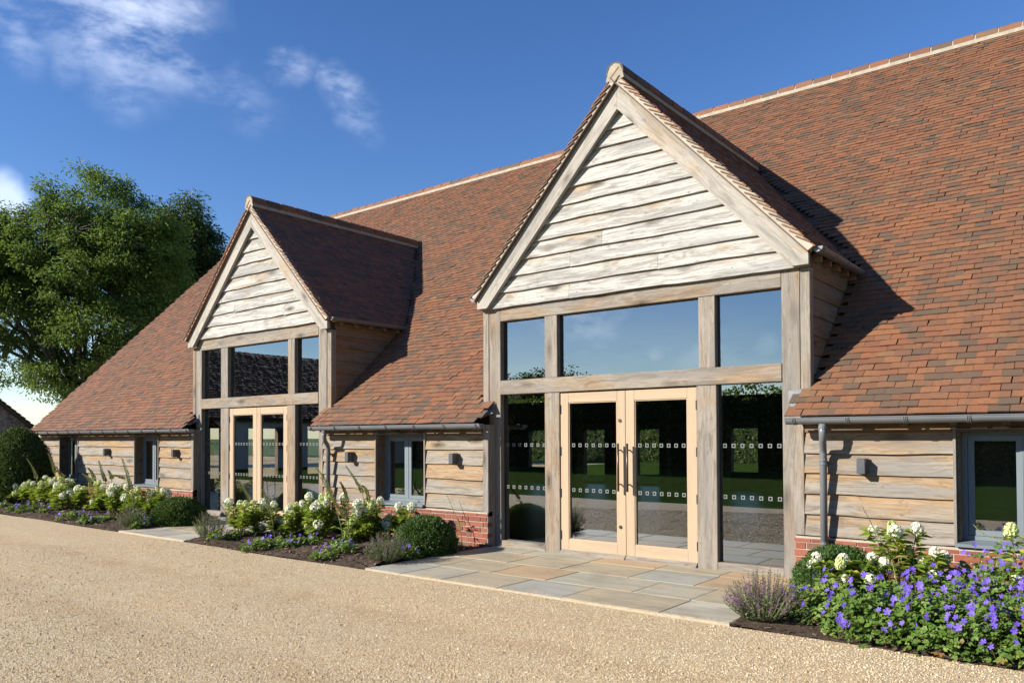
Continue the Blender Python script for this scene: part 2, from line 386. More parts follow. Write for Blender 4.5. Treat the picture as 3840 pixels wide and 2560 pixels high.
def mat_gravel():
    mt, t, out = new_mat('fine_gravel')
    P = wcoord(t)
    big = t.noise(P, 0.7, 5, 0.65, 0.6)
    mid = t.noise(t.node('ShaderNodeMapping', ins={'Vector': P, 'Scale': (1, 2.2, 1)}).outputs[0], 2.2, 4, 0.6)
    c = t.mix(t.rng(big, 0.36, 0.66), (0.451, 0.341, 0.196), (0.461, 0.314, 0.165))
    c = t.mix(t.rng(mid, 0.46, 0.66, 0, 0.55), c, (0.500, 0.403, 0.261))
    vo = t.node('ShaderNodeTexVoronoi', ins={'Vector': P, 'Scale': 82.0})
    vc = t.node('ShaderNodeSeparateXYZ', ins={0: vo.outputs['Color']}).outputs[0]
    c = t.mix(t.rng(vc, 0.0, 1.0, 0.0, 0.9, False), c, t.ramp(vc, [(0, (0.144, 0.103, 0.061)), (0.22, (0.404, 0.327, 0.187)), (0.6, (0.537, 0.412, 0.248)), (0.9, (0.692, 0.599, 0.435)), (1, (0.365, 0.215, 0.113))]))
    n3 = t.noise(P, 55, 4, 0.75)
    c = t.mix(t.rng(n3, 0.52, 0.68, 0, 0.5), c, (0.192, 0.136, 0.078))
    sx = t.node('ShaderNodeSeparateXYZ', ins={0: P}).outputs[1]
    ww = t.math('ADD', sx, t.math('MULTIPLY', t.noise(P, 0.35, 3, 0.5), 1.2))
    tr_ = t.math('ADD', t.rng(t.math('ABSOLUTE', t.math('ADD', ww, 3.2)), 0.30, 0.05), t.rng(t.math('ABSOLUTE', t.math('ADD', ww, 4.75)), 0.30, 0.05), clamp=True)
    c = t.mix(t.math('MULTIPLY', t.math('MULTIPLY', tr_, t.rng(t.noise(P, 1.6, 5, 0.7), 0.40, 0.60)), 0.42), c, (0.384, 0.248, 0.126))
    h = t.math('ADD', t.math('SUBTRACT', 1.0, vo.outputs['Distance']), t.math('MULTIPLY', t.noise(P, 45, 5, 0.75), 1.8))
    finish(t, out, c, 0.9, h, 0.75, 0.010, 0.2); return mt
M_GRAVEL = mat_gravel()
def mat_chip(name, stops, rough=0.9):
    mt, t, out = new_mat(name)
    finish(t, out, t.ramp(pick(t), stops), rough, None, spec=0.2); return mt
M_STONECHIP = mat_chip('gravel_stone', [(0, (0.27, 0.19, 0.11)), (0.3, (0.44, 0.325, 0.18)), (0.7, (0.52, 0.40, 0.24)), (1, (0.62, 0.53, 0.38))])
M_BARK = mat_chip('bark_chip', [(0, (0.035, 0.024, 0.017)), (0.5, (0.09, 0.06, 0.04)), (0.85, (0.16, 0.11, 0.07)), (1, (0.30, 0.23, 0.15))])
M_SOIL = mat_noise('bed_soil', (0.085, 0.06, 0.04), (0.05, 0.035, 0.024), 5, 0.95, 0.9, 45, 0.02, 0.15, (0.13, 0.09, 0.06))
M_LAWN = mat_noise('lawn_grass', (0.05, 0.085, 0.018), (0.038, 0.066, 0.014), 1.5, 1.0, 0.8, 50, 0.03, 0.0)
M_FIELD = mat_noise('rough_grass', (0.09, 0.13, 0.035), (0.12, 0.15, 0.05), 0.3, 0.9, 0.5, 20, 0.03, 0.15)
M_FLOOR = mat_noise('stone_floor', (0.11, 0.105, 0.09), (0.085, 0.08, 0.07), 1.2, 0.35, 0.1, 30, 0.003, 0.5)

def mat_leaf(name, stops, trans=0.35, rough=0.5, spec=0.35):
    mt, t, out = new_mat(name)
    c = t.ramp(pick(t), stops)
    p = t.node('ShaderNodeBsdfPrincipled', ins={'Base Color': c, 'Roughness': rough, 'Specular IOR Level': spec})
    tl = t.node('ShaderNodeBsdfTranslucent', ins={'Color': t.mix(0.4, c, (0.22, 0.30, 0.03))})
    mx = t.node('ShaderNodeMixShader', ins={0: trans, 1: p.outputs[0], 2: tl.outputs[0]})
    t.l.new(mx.outputs[0], out.inputs[0]); return mt
M_ASH = mat_leaf('ash_leaves', [(0, (0.052, 0.10, 0.018)), (0.5, (0.098, 0.168, 0.03)), (1, (0.165, 0.235, 0.048))], 0.45)
M_DARKTREE = mat_leaf('dark_tree_leaves', [(0, (0.02, 0.045, 0.012)), (0.6, (0.035, 0.07, 0.016)), (1, (0.065, 0.105, 0.024))], 0.3)
M_YEW = mat_leaf('yew_needles', [(0, (0.022, 0.05, 0.010)), (0.6, (0.045, 0.085, 0.015)), (1, (0.085, 0.125, 0.022))], 0.2)
M_BOX = mat_leaf('box_leaves', [(0, (0.025, 0.062, 0.010)), (0.6, (0.045, 0.10, 0.016)), (1, (0.085, 0.15, 0.026))], 0.22)
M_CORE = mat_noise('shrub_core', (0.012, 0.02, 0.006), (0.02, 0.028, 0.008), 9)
M_HLEAF = mat_leaf('hydrangea_leaves', [(0, (0.13, 0.22, 0.02)), (0.5, (0.24, 0.335, 0.035)), (0.85, (0.36, 0.41, 0.06)), (1, (0.52, 0.42, 0.07))], 0.5)
M_GLEAF = mat_leaf('geranium_leaves', [(0, (0.065, 0.13, 0.02)), (0.6, (0.13, 0.215, 0.032)), (0.95, (0.22, 0.30, 0.055)), (1, (0.28, 0.12, 0.05))], 0.35)
M_CLEAF = mat_leaf('catmint_leaves', [(0, (0.10, 0.135, 0.065)), (0.6, (0.15, 0.19, 0.10)), (1, (0.22, 0.25, 0.13))], 0.3, 0.7)
M_FLEAF = mat_leaf('foxglove_leaves', [(0, (0.11, 0.16, 0.03)), (0.5, (0.19, 0.23, 0.045)), (0.8, (0.24, 0.19, 0.055)), (1, (0.20, 0.11, 0.045))], 0.3, 0.6)
M_WHITE = mat_leaf('hydrangea_petals', [(0, (0.74, 0.76, 0.50)), (0.45, (0.84, 0.84, 0.64)), (1, (0.90, 0.89, 0.80))], 0.3, 0.6)
M_LIME = mat_leaf('lime_petals', [(0, (0.55, 0.62, 0.18)), (0.5, (0.68, 0.72, 0.30)), (1, (0.80, 0.80, 0.50))], 0.3, 0.6)
M_VIOLET = mat_leaf('violet_petals', [(0, (0.11, 0.05, 0.44)), (0.5, (0.165, 0.085, 0.56)), (1, (0.26, 0.155, 0.68))], 0.3, 0.55)
M_PURPLE = mat_leaf('mauve_petals', [(0, (0.17, 0.06, 0.22)), (1, (0.32, 0.13, 0.34))], 0.3, 0.6)
M_STEM = mat_noise('green_stem', (0.16, 0.19, 0.06), (0.20, 0.15, 0.07), 20)
M_WOOD = mat_noise('tree_bark', (0.10, 0.085, 0.065), (0.06, 0.05, 0.04), 6, 0.9, 0.6, 20, 0.02)
M_FLINT = mat_noise('flint_wall', (0.20, 0.18, 0.15), (0.09, 0.085, 0.08), 5, 0.7, 0.9, 9, 0.03, 0.3, (0.45, 0.42, 0.36))
# ------------------------------------------------------------------ ground, drive, beds, paving
FRONT = -2.35
def sheet(name, x0, x1, y0, y1, z, mat, kind='structure'):
    me = bpy.data.meshes.new(name)
    me.from_pydata([(x0, y0, 0), (x1, y0, 0), (x1, y1, 0), (x0, y1, 0)], [], [(0, 1, 2, 3)])
    o = obj(name, me, None, (0, 0, z), None, mat); tag(o, kind=kind); return o
sheet('ground', -900, 900, -900, 900, -0.03, M_FIELD)
sheet('lawn', -60, 40, -23.5, -7.9, -0.014, M_LAWN)
def gravel_drive():
    nx, ny = 150, 60
    xs = np.linspace(-75, 14, nx); ys = np.linspace(-7.9, FRONT, ny)
    X, Y = np.meshgrid(xs, ys)
    Z = -0.006 + 0.006*np.sin(X*1.7+Y*.9)*np.sin(Y*2.3-X*.4) - 0.012*np.exp(-((Y+5.1)/.35)**2) - 0.010*np.exp(-((Y+3.7)/.3)**2)
    V = np.stack([X, Y, Z], -1).reshape(-1, 3)
    i = np.arange(nx*ny).reshape(ny, nx)
    F = np.stack([i[:-1, :-1], i[:-1, 1:], i[1:, 1:], i[1:, :-1]], -1).reshape(-1, 4)
    o = obj('gravel_drive', np_mesh('gravel', V, F, smooth=True), mat=M_GRAVEL); tag(o, kind='structure')
gravel_drive()
sheet('gravel_yard', -75, -23.5, FRONT, 30, -0.008, M_GRAVEL)

def gravel_stones():
    n = 150000
    # denser towards the camera
    d = 4.2 + 9.0*rng.random(n)**1.7
    a = (rng.random(n)-.5)*1.25 + YAW
    X = CAM[0]-np.sin(a)*d; Y = CAM[1]+np.cos(a)*d
    k = (Y < FRONT-.01) & (Y > -7.8)
    X, Y = X[k], Y[k]; n = len(X)
    s = rng.uniform(.0035, .0085, n)*np.where(rng.random(n) < .04, 1.6, 1)
    T = np.array([(1, 0, 0), (0, 1, 0), (-1, 0, 0), (0, -1, 0), (0, 0, 1)], float)
    F0 = np.array([(0, 1, 4), (1, 2, 4), (2, 3, 4), (3, 0, 4)])
    an = rng.random(n)*6.28
    P = np.repeat(T[None], n, 0)*s[:, None, None]*rng.uniform(.6, 1.4, (n, 5, 3))
    c, si = np.cos(an)[:, None], np.sin(an)[:, None]
    Q = P.copy(); Q[..., 0] = P[..., 0]*c-P[..., 1]*si; Q[..., 1] = P[..., 0]*si+P[..., 1]*c
    Q[:, 4, :2] += rng.uniform(-.4, .4, (n, 2))*s[:, None]
    Q += np.stack([X, Y, np.full(n, -.004)], -1)[:, None]
    Z = -0.006 + 0.006*np.sin(X*1.7+Y*.9)*np.sin(Y*2.3-X*.4) - 0.012*np.exp(-((Y+5.1)/.35)**2) - 0.010*np.exp(-((Y+3.7)/.3)**2)
    Q[..., 2] += Z[:, None]+.003
    F = (F0[None]+np.arange(n)[:, None, None]*5).reshape(-1, 3)
    o = obj('gravel', np_mesh('gravel_stones', Q.reshape(-1, 3), F, np.repeat(rng.random(n), 4)), mat=M_STONECHIP)
    tag(o, 'loose pale tan gravel stones strewn over the drive', 'gravel', kind='stuff')
gravel_stones()
def spilled_stones():
    n = 900; X = rng.uniform(-7.1, -2.62, n); Y = FRONT-.01+np.abs(rng.normal(0, .07, n)); s = rng.uniform(.0025, .006, n)
    T = np.array([(1, 0, 0), (0, 1, 0), (-1, 0, 0), (0, -1, 0), (0, 0, 1)], float)
    Q = T[None]*s[:, None, None]*rng.uniform(.6, 1.4, (n, 5, 3)) + np.stack([X, Y, np.full(n, .016)], -1)[:, None]
    F = (np.array([(0, 1, 4), (1, 2, 4), (2, 3, 4), (3, 0, 4)])[None]+np.arange(n)[:, None, None]*5).reshape(-1, 3)
    o = obj('spilled_gravel', np_mesh('spilled', Q.reshape(-1, 3), F, np.repeat(rng.random(n), 4)), mat=M_STONECHIP)
    tag(o, 'stray gravel stones kicked onto the edge of the wide patio', 'gravel', kind='stuff')
spilled_stones()

BEDS = [(-23.0, -13.27), (-11.18, -7.10), (-2.62, 3.2)]
def bed_h(X, Y):
    e = np.clip(np.minimum(Y-FRONT, -.17-Y)/.25, 0, 1)
    return (0.03 + 0.03*np.sin(X*2.1+Y*3)*np.sin(Y*4.1-X) + 0.012*np.sin(X*13)*np.sin(Y*17))*e + 0.002
for x0, x1 in BEDS:
    nx, ny = int((x1-x0)*16), 34
    X, Y = np.meshgrid(np.linspace(x0, x1, nx), np.linspace(FRONT, -.155, ny))
    Z = bed_h(X, Y)+rng.uniform(-.006, .006, X.shape)
    V = np.stack([X, Y, Z], -1).reshape(-1, 3); i = np.arange(nx*ny).reshape(ny, nx)
    F = np.stack([i[:-1, :-1], i[:-1, 1:], i[1:, 1:], i[1:, :-1]], -1).reshape(-1, 4)
    o = obj('flower_bed', np_mesh('bed', V, F, smooth=True), mat=M_SOIL); tag(o, kind='structure')
    n = int((x1-x0)*420)
    cx, cy = rng.uniform(x0, x1, n), rng.uniform(FRONT-.03, -.2, n)
    L = rng.uniform(.008, .035, n); Wd = rng.uniform(.004, .012, n); an = rng.random(n)*6.28; tl = rng.uniform(-.5, .5, n)
    dx = np.stack([np.cos(an)*np.cos(tl), np.sin(an)*np.cos(tl), np.sin(tl)], -1)*L[:, None]
    dy = np.stack([-np.sin(an), np.cos(an), rng.uniform(-.5, .5, n)], -1)*Wd[:, None]
    C = np.stack([cx, cy, bed_h(cx, cy)+.012], -1)
    V = np.stack([C-dx-dy, C+dx-dy, C+dx+dy, C-dx+dy], 1).reshape(-1, 3)
    o = obj('bark_mulch', np_mesh('bark', V, np.arange(n*4).reshape(-1, 4), rng.random(n)), mat=M_BARK)
    tag(o, 'dark brown bark chips covering the planted bed', 'mulch', kind='stuff')

def paving(x0, x1, rows, seed):
    base = MB(); base.box(x0, x1, rows[0], rows[-1], -.06, .0132)
    p = obj('patio', base.mesh(), mat=M_JOINT); tag(p, kind='structure')
    rr = random.Random(seed)
    for y0, y1 in zip(rows[:-1], rows[1:]):
        x = x0
        off = rr.uniform(.3, .8)
        while x < x1-.02:
            wd = off if x == x0 else rr.choice([.62, .78, .9, 1.05])
            xe = min(x+wd, x1)
            if x1-xe < .25: xe = x1
            sx, sy = xe-x-.014, y1-y0-.014
            o = obj('slab', bevelled(sx, sy, .04, .004), p, ((x+xe)/2, (y0+y1)/2, -.0035+rr.uniform(-.0006, .002)), mat=M_STONE)
            x = xe
paving(-7.10, -2.62, [-2.35, -1.70, -1.03, -.36, .10], 5)
paving(-13.27, -11.18, [-2.35, -1.70, -1.03, -.36, .10], 9)
paving(-15.0, -13.27, [-.36, .10], 2)
paving(-11.18, -10.85, [-.36, .10], 3)

# ------------------------------------------------------------------ the barn
S = 0.92
XL, XR, YR = -22.6, 4.2, 6.70
def roof_z(Y): return 1.76 + S*(Y+.30)
def verge_x(Y): return XL - 0.20*(Y+.30)
RZ = roof_z(YR)
DORM = [dict(xc=-4.975, half=2.29, slope=1.056, apex=6.03, barge=5.938, inner=5.610, foot=3.355, beam=(3.165, 3.352), nb=11,
             posts=[(-7.167, -6.957), (-6.197, -5.954), (-4.003, -3.757), (-2.996, -2.798)], split=-4.966),
        dict(xc=-12.88, half=2.22, slope=1.02, apex=5.92, barge=5.83, inner=5.486, foot=3.39, beam=(3.318, 3.54), nb=9,
             posts=[(-15.0, -14.79), (-14.09, -13.81), (-11.93, -11.69), (-11.015, -10.795)], split=-12.89)]
def dz(d, dx): return d['apex'] - d['slope']*abs(dx)
barn = empty('barn', (-9, 6.7, 0))
tag(barn, 'long oak boarded barn with red clay tiled roof and two glazed gabled entrances', 'barn')

# --- tile template and layout
TW, TG, TL, TT = .163, .100, .165, .013
TILT = .021
TV = np.array([[x, y, z] for z in (0, 1) for y in (0, 1) for x in (-.5, 0, .5)], float)   # bottom 0-5, top 6-11
def tile_verts(tilt=TILT):
    v = TV.copy(); out = np.zeros_like(v)
    out[:, 0] = v[:, 0]*TW; out[:, 1] = v[:, 1]*TL
    out[:, 2] = v[:, 2]*TT + (1-v[:, 1])*tilt + np.where(v[:, 0] == 0, .0018, 0)
    return out
TF = np.array([(6, 7, 10, 9), (7, 8, 11, 10), (0, 1, 7, 6), (1, 2, 8, 7), (0, 6, 9, 3), (2, 5, 11, 8), (3, 4, 1, 0), (4, 5, 2, 1)])
def tile_field(O, U, V, ulen, nv, keep, jit=1.0):
    """returns arrays of tile frames (origin at tail edge centre) and random numbers"""
    O, U, V = map(lambda a: np.array(a, float), (O, U, V)); N = np.cross(U, V)
    us, vs_ = [], []
    nu = int(ulen/.165)
    for j in range(nv):
        u = (np.arange(nu)+.5 + (.5 if j % 2 else 0))*.165
        u = u + rng.normal(0, .0035, nu)*jit
        us.append(u); vs_.append(np.full(nu, j*TG)+rng.normal(0, .0035, nu)*jit + .004*np.sin(u*.9+j*.7))
    u = np.concatenate(us); v = np.concatenate(vs_)
    P = O + u[:, None]*U + v[:, None]*V
    k = keep(P); P = P[k]
    n = len(P)
    ang = rng.normal(0, .015, n)*jit
    lift = np.abs(rng.normal(0, .003, n))*jit; tw = rng.normal(0, .020, n)*jit; pt = rng.normal(0, .014, n)*jit - (rng.random(n) < .03)*.05*jit
    Ux = U*np.cos(ang)[:, None]+V*np.sin(ang)[:, None]+N*tw[:, None]
    Vx = -U*np.sin(ang)[:, None]+V*np.cos(ang)[:, None]+N*pt[:, None]
    Nx = N - U*tw[:, None] - V*pt[:, None]
    return P+N*lift[:, None], Ux, Vx, Nx
def tiles_mesh(P, Ux, Vx, Nx, rv, tilt=TILT):
    T = tile_verts(tilt)
    V = P[:, None]+T[None, :, 0, None]*Ux[:, None]+T[None, :, 1, None]*Vx[:, None]+T[None, :, 2, None]*Nx[:, None]
    n = len(P)
    F = (TF[None]+np.arange(n)[:, None, None]*12).reshape(-1, 4)
    return np_mesh('tiles', V.reshape(-1, 3), F, np.repeat(rv, len(TF)))
single_tile = np_mesh('tile', tile_verts(), TF)
single_tile.materials.append(M_TILE)

def keep_main(P):
    X, Y, Z = P.T
    k = (X > verge_x(Y)) & (X < XR)
    for d in DORM:
        dx = np.abs(X-d['xc'])
        inside = (dx < d['half']+.06) & (Z < d['apex']-d['slope']*dx+.02) & (Z > 3.58)
        below = (Z <= 3.58) & (((dx < d['half']+.05) & (Y > -.06)) | (dx < d['half']-.13))
        k &= ~(inside | below)
    return k
# deck sheet
def deck():
    mb = MB(); xs = list(np.arange(-24.0, XR-.01, .1))
    for a in xs:
        b = min(a+.1, XR)
        def y0(x):
            y = -.30
            if x < XL: y = (XL-x)/.20-.30
            for d in DORM:
                dx = abs(x-d['xc'])
                if dx < d['half']+.02: y = max(y, (dz(d, dx)-.02-1.76)/S-.30)
            return min(y, YR)
        ya, yb = y0(a), y0(b)
        if max(ya, yb) >= YR: continue
        if abs(ya-yb) > 1.0 and max(ya, yb) > 0 and a > XL: ya = yb = max(ya, yb)
        q = lambda x, y, o: (x, y, roof_z(y)-o)
        mb.add([q(a, ya, .012), q(b, yb, .012), q(b, YR, .012), q(a, YR, .012), q(a, ya, .05), q(b, yb, .05), q(b, YR, .05), q(a, YR, .05)],
               [(0, 1, 2, 3), (4, 7, 6, 5), (0, 4, 5, 1)])
    return obj('main_roof', mb.mesh(fix=False), barn, mat=M_DECK)
roof = deck()
th = math.atan(S); VS = (0, math.cos(th), math.sin(th))
P, Ux, Vx, Nx = tile_field((-24.3, -.335, roof_z(-.335)), (1, 0, 0), VS, XR+24.3, 96, keep_main)
rv = rng.random(len(P))
q = P-CAM; zc = q@CF; px = 1920+FPX*(q@CR)/zc; py = CYP-FPX*(q@CU)/zc
vis = (px > 0) & (px < 3840) & (py > 0) & (zc > 0)
order = np.argsort(np.where(vis, zc, 1e9))[:300]
sel = np.zeros(len(P), bool); sel[order] = True
rest = obj('roof_tiles', tiles_mesh(P[~sel], Ux[~sel], Vx[~sel], Nx[~sel], rv[~sel]), roof, mat=M_TILE, kind='stuff')
for i in order:
    M = Matrix.Identity(4)
    for r_ in range(3): M[r_][0], M[r_][1], M[r_][2], M[r_][3] = Ux[i][r_], Vx[i][r_], Nx[i][r_], P[i][r_]
    o = bpy.data.objects.new('tile', single_tile); link(o, roof, M)
# verge tiles edge closing strip on the left gable, back slope
mb = MB()
mb.add([(-24.0, YR, RZ-.02), (XR, YR, RZ-.02), (XR, 13.7, roof_z(-.3)), (-22.6, 13.7, roof_z(-.3))], [(0, 1, 2, 3)])
obj('back_roof', mb.mesh(), barn, mat=M_TILE)
mb = MB()
mb.add([(XL, -.3, roof_z(-.3)-.012), (-24.0, YR, RZ-.012), (-24.0, YR, RZ-.09), (XL, -.3, roof_z(-.3)-.09)], [(0, 1, 2, 3)])
mb.add([(x+.04, y, z) for x, y, z in mb.v[:4]], [(3, 2, 1, 0)])
obj('verge_strip', mb.mesh(), roof, mat=M_MORTAR)
# ridge tiles
def ridge_mesh(L, r=.125, h=.13):
    mb = MB(); n = 9
    for k in range(2):
        for i in range(n):
            a = math.pi*(-.06+1.12*i/(n-1))
            mb.v.append((k*L-L/2, math.cos(a)*r, math.sin(a)*h))
    for i in range(n-1): mb.f.append((i, i+1, n+i+1, n+i)); mb.r.append(0)
    b = len(mb.v)
    for k in range(2):
        for i in range(n):
            a = math.pi*(-.06+1.12*i/(n-1))
            mb.v.append((k*L-L/2, math.cos(a)*(r-.016), math.sin(a)*(h-.016)))
    for i in range(n-1):
        mb.f.append((b+i+1, b+i, b+n+i, b+n+i+1)); mb.r.append(0)
        mb.f.append((i+1, i, b+i, b+i+1)); mb.r.append(0); mb.f.append((n+i, n+i+1, b+n+i+1, b+n+i)); mb.r.append(0)
    return mb.mesh('ridge_tile', smooth=False)
RT = ridge_mesh(.308); RT.materials.append(M_TILE)
x = -24.05; mort = MB()
while x < XR:
    obj('ridge_tile', RT, roof, (x+.165, YR, RZ-.01+rnd.uniform(-.006, .006)), (rnd.uniform(-.02, .02), rnd.uniform(-.008, .008), rnd.uniform(-.012, .012)))
    x += .334
mort = MB()
mort.prism([(YR-.150, RZ-.09), (YR-.118, RZ-.005), (YR-.085, RZ+.07), (YR, RZ+.112), (YR+.085, RZ+.07), (YR+.118, RZ-.005), (YR+.150, RZ-.09)], 'x', -24.05, XR)
obj('ridge_mortar', mort.mesh(), roof, mat=M_RMORTAR)

# --- dormers
def wavy_board(x0b, x1b, x0t, x1t, z0, z1, ytop, ybot, yback, seg=14, wav=.006):
    """feather-edged board, front bottom edge thick and slightly waney; local coords"""
    mb = MB(); ph = rnd.uniform(0, 9); n = seg+1
    for i in range(n):
        f = i/seg
        xb = x0b+(x1b-x0b)*f; xt = x0t+(x1t-x0t)*f
        wz = wav*(math.sin(xb*2.3+ph)+.6*math.sin(xb*5.1+ph*2)+.35*math.sin(xb*11+ph*3))
        wy = .0025*math.sin(xb*3.1+ph)
        mb.v += [(xb, ybot+wy, z0+wz), (xt, ytop, z1), (xt, yback, z1), (xb, yback, z0+wz)]
    for i in range(seg):
        a, b = 4*i, 4*i+4
        for k in range(4):
            k2 = (k+1) % 4
            mb.f.append((a+k, b+k, b+k2, a+k2)); mb.r.append(0)
    mb.f += [(3, 2, 1, 0), tuple(4*seg+k for k in (0, 1, 2, 3))]; mb.r += [0, 0]
    return mb
def local_obj(name, mb, c, parent, mat, rot=None):
    mb.v = [(x-c[0], y-c[1], z-c[2]) for x, y, z in mb.v]
    return obj(name, mb.mesh(), parent, c, rot, mat)
VERGE = -.165
for di, d in enumerate(DORM):
    dn = empty('dormer', (d['xc'], 0, 3.35), barn)
    xc, half, sl = d['xc'], d['half'], d['slope']
    # gable boards
    z0 = d['beam'][1]; top = d['inner']+.06; n = d['nb']; st = (top-.05-z0)/n
    hw = lambda z: max(.02, (d['inner']+.18-z)/sl)
    for i in range(n):
        za, zb = z0+i*st, min(z0+(i+1)*st+.022, top)
        cuts = [(-hw(za), hw(za), -hw(zb), hw(zb))]
        f = None
        if di == 0 and i in (0, 1, 2, 3): f = [.33, .62, .30, .42][i]
        if di == 1 and i in (1, 2, 3): f = [.75, .3, .12][i-1]
        if f:
            xm = -hw(za)+2*hw(za)*f
            cuts = [(-hw(za), xm-.0015, -hw(zb), xm-.0015), (xm+.0015, hw(za), xm+.0015, hw(zb))]
        for (a, b, at, bt) in cuts:
            pr = rnd.uniform(0, .004)
            mb = wavy_board(xc+a, xc+b, xc+at, xc+bt, za, zb, -.018, -.054-pr, .0)
            local_obj('board', mb, (xc+(a+b)/2, -.02, (za+zb)/2), dn, M_GABLE)
    # backing
    mb = MB(); mb.prism([(xc-2.2, d['beam'][1]), (xc+2.2, d['beam'][1]), (xc, d['inner']+.2)], 'y', .004, .06)
    obj('backing', mb.mesh(), dn, mat=M_DARKIN)
    # barge boards: built along local x, then turned
    for s in (-1, 1):
        th_ = math.atan(sl)
        w_out = half+.02
        poly = [(0, d['barge']), (w_out, d['barge']-sl*w_out), (w_out, d['foot']), ((d['inner']-d['foot'])/sl, d['foot']), (0, d['inner'])]
        poly = [(max(px_, .0012), pz) for px_, pz in poly]
        piv = Vector((xc+s*w_out/2, -.085, (d['barge']+d['inner'])/2-sl*w_out/2))
        mb = MB(); mb.prism([(xc+s*a, b) for a, b in poly], 'y', -.115, -.055)
        rot = Matrix.Rotation(s*th_, 3, 'Y')
        inv = rot.inverted()
        mb.v = [tuple(inv @ (Vector(p)-piv)) for p in mb.v]
        o = obj('barge_board', mb.mesh(), dn, piv, rot, M_BARGE)
    # roof planes, tiles, verge
    yend = lambda z: (z-1.76)/S-.30
    eave = half+.075
    allP = []
    for s in (-1, 1):
        th_ = math.atan(sl)
        Vd = np.array([-s*math.cos(th_), 0, math.sin(th_)])
        O = np.array([xc+s*eave, 0, dz(d, eave)])
        U = np.array([0, s*1.0, 0]); 
        O0 = O + np.array([0, VERGE if s > 0 else VERGE+6.6, 0])
        slen = eave/math.cos(th_)
        Pd, a1, a2, a3 = tile_field(O0-Vd*.03, U, Vd, 6.7, int(slen/TG)+1,
                                    lambda p: (p[:, 2] > roof_z(p[:, 1])-.03) & (p[:, 1] > VERGE+.05) & (p[:, 2] < d['apex']-.02), 1.15)
        allP.append((Pd, a1, a2, a3))
    cat_ = [np.concatenate([q_[k] for q_ in allP]) for k in range(4)]
    obj('roof_tiles', tiles_mesh(*cat_, rng.random(len(cat_[0])), .008), dn, mat=M_TILE, kind='stuff')
    mb = MB()
    for s in (-1, 1):
        xe, ze = xc+s*eave, dz(d, eave); za = d['apex']
        for o_ in (.012, .045):
            mb.add([(xe, -.12, ze-o_), (xe, yend(ze), ze-o_), (xc, yend(za), za-o_), (xc, -.12, za-o_)], [(0, 1, 2, 3)])
    obj('roof_deck', mb.mesh(fix=False), dn, mat=M_DECK)
    # mortar bed of the verge with the ends of the tiles standing in it
    slips = MB(); bed = MB()
    for s in (-1, 1):
        th_ = math.atan(sl); L = eave/math.cos(th_)
        ax = Vector((s*math.cos(th_), 0, -math.sin(th_))); nn = Vector((s*math.sin(th_), 0, math.cos(th_)))
        A = Vector((xc, 0, d['apex']))
        pts = [(-.02, -.066), (L, -.066), (L+.01, .012), (.01, .012)]
        v = []
        for yy in (VERGE+.008, -.05):
            v += [A+ax*a+nn*b+Vector((0, yy, 0)) for a, b in pts]
        bed.add(v, [(0, 1, 2, 3), (4, 7, 6, 5), (0, 4, 5, 1), (1, 5, 6, 2), (2, 6, 7, 3), (3, 7, 4, 0)])
        # under-cloak
        v = []
        for yy in (VERGE-.006, -.05):
            v += [A+ax*a+nn*b+Vector((0, yy, 0)) for a, b in [(-.02, -.080), (L+.012, -.080), (L+.012, -.066), (-.02, -.066)]]
        slips.add(v, [(0, 1, 2, 3), (4, 7, 6, 5), (0, 4, 5, 1), (1, 5, 6, 2), (2, 6, 7, 3), (3, 7, 4, 0)], .3)
        k = 0
        while .30+k*TG < L+.06:
            a = .30+k*TG+rnd.uniform(-.006, .006); tl = .30+rnd.uniform(-.05, .05)
            p = A+ax*a
            d1 = (-ax*math.cos(tl)-nn*math.sin(tl)); n1 = (nn*math.cos(tl)-ax*math.sin(tl))
            v = []
            for yy in (VERGE-.010-rnd.uniform(0, .004), VERGE+.06):
                v += [p+d1*e+n1*f+nn*.016+Vector((0, yy, 0)) for e, f in [(0, -.008), (.175, -.008), (.175, .006), (0, .006)]]
            slips.add(v, [(0, 1, 2, 3), (4, 7, 6, 5), (0, 4, 5, 1), (1, 5, 6, 2), (2, 6, 7, 3), (3, 7, 4, 0)], rnd.choice([.01, .1, .2, .4, .63]))
            k += 1
    obj('verge_mortar', bed.mesh(), dn, mat=M_MORTAR)
    obj('verge_tiles', slips.mesh(), dn, mat=M_TILE, kind='stuff')
    # ridge
    yy = VERGE-.01; ye = yend(d['apex'])+.18
    while yy < ye:
        obj('ridge_tile', RT, dn, (xc, yy+.165, d['apex']+.02+rnd.uniform(-.003, .003)), (rnd.uniform(-.02, .02), rnd.uniform(-.008, .008), math.pi/2+rnd.uniform(-.012, .012)))
        yy += .334
    mb = MB()
    y0_, y1_ = VERGE+.004, ye+.1
    a_ = d['apex']+.03
    prof = [(-.128, a_-.10), (-.105, a_+.0), (-.07, a_+.075), (0, a_+.105), (.07, a_+.075), (.105, a_), (.128, a_-.10), (0, a_-.13)]
    mb.prism([(xc+p, z) for p, z in prof], 'y', y0_, y1_)
    obj('ridge_mortar', mb.mesh(), dn, mat=M_RMORTAR)
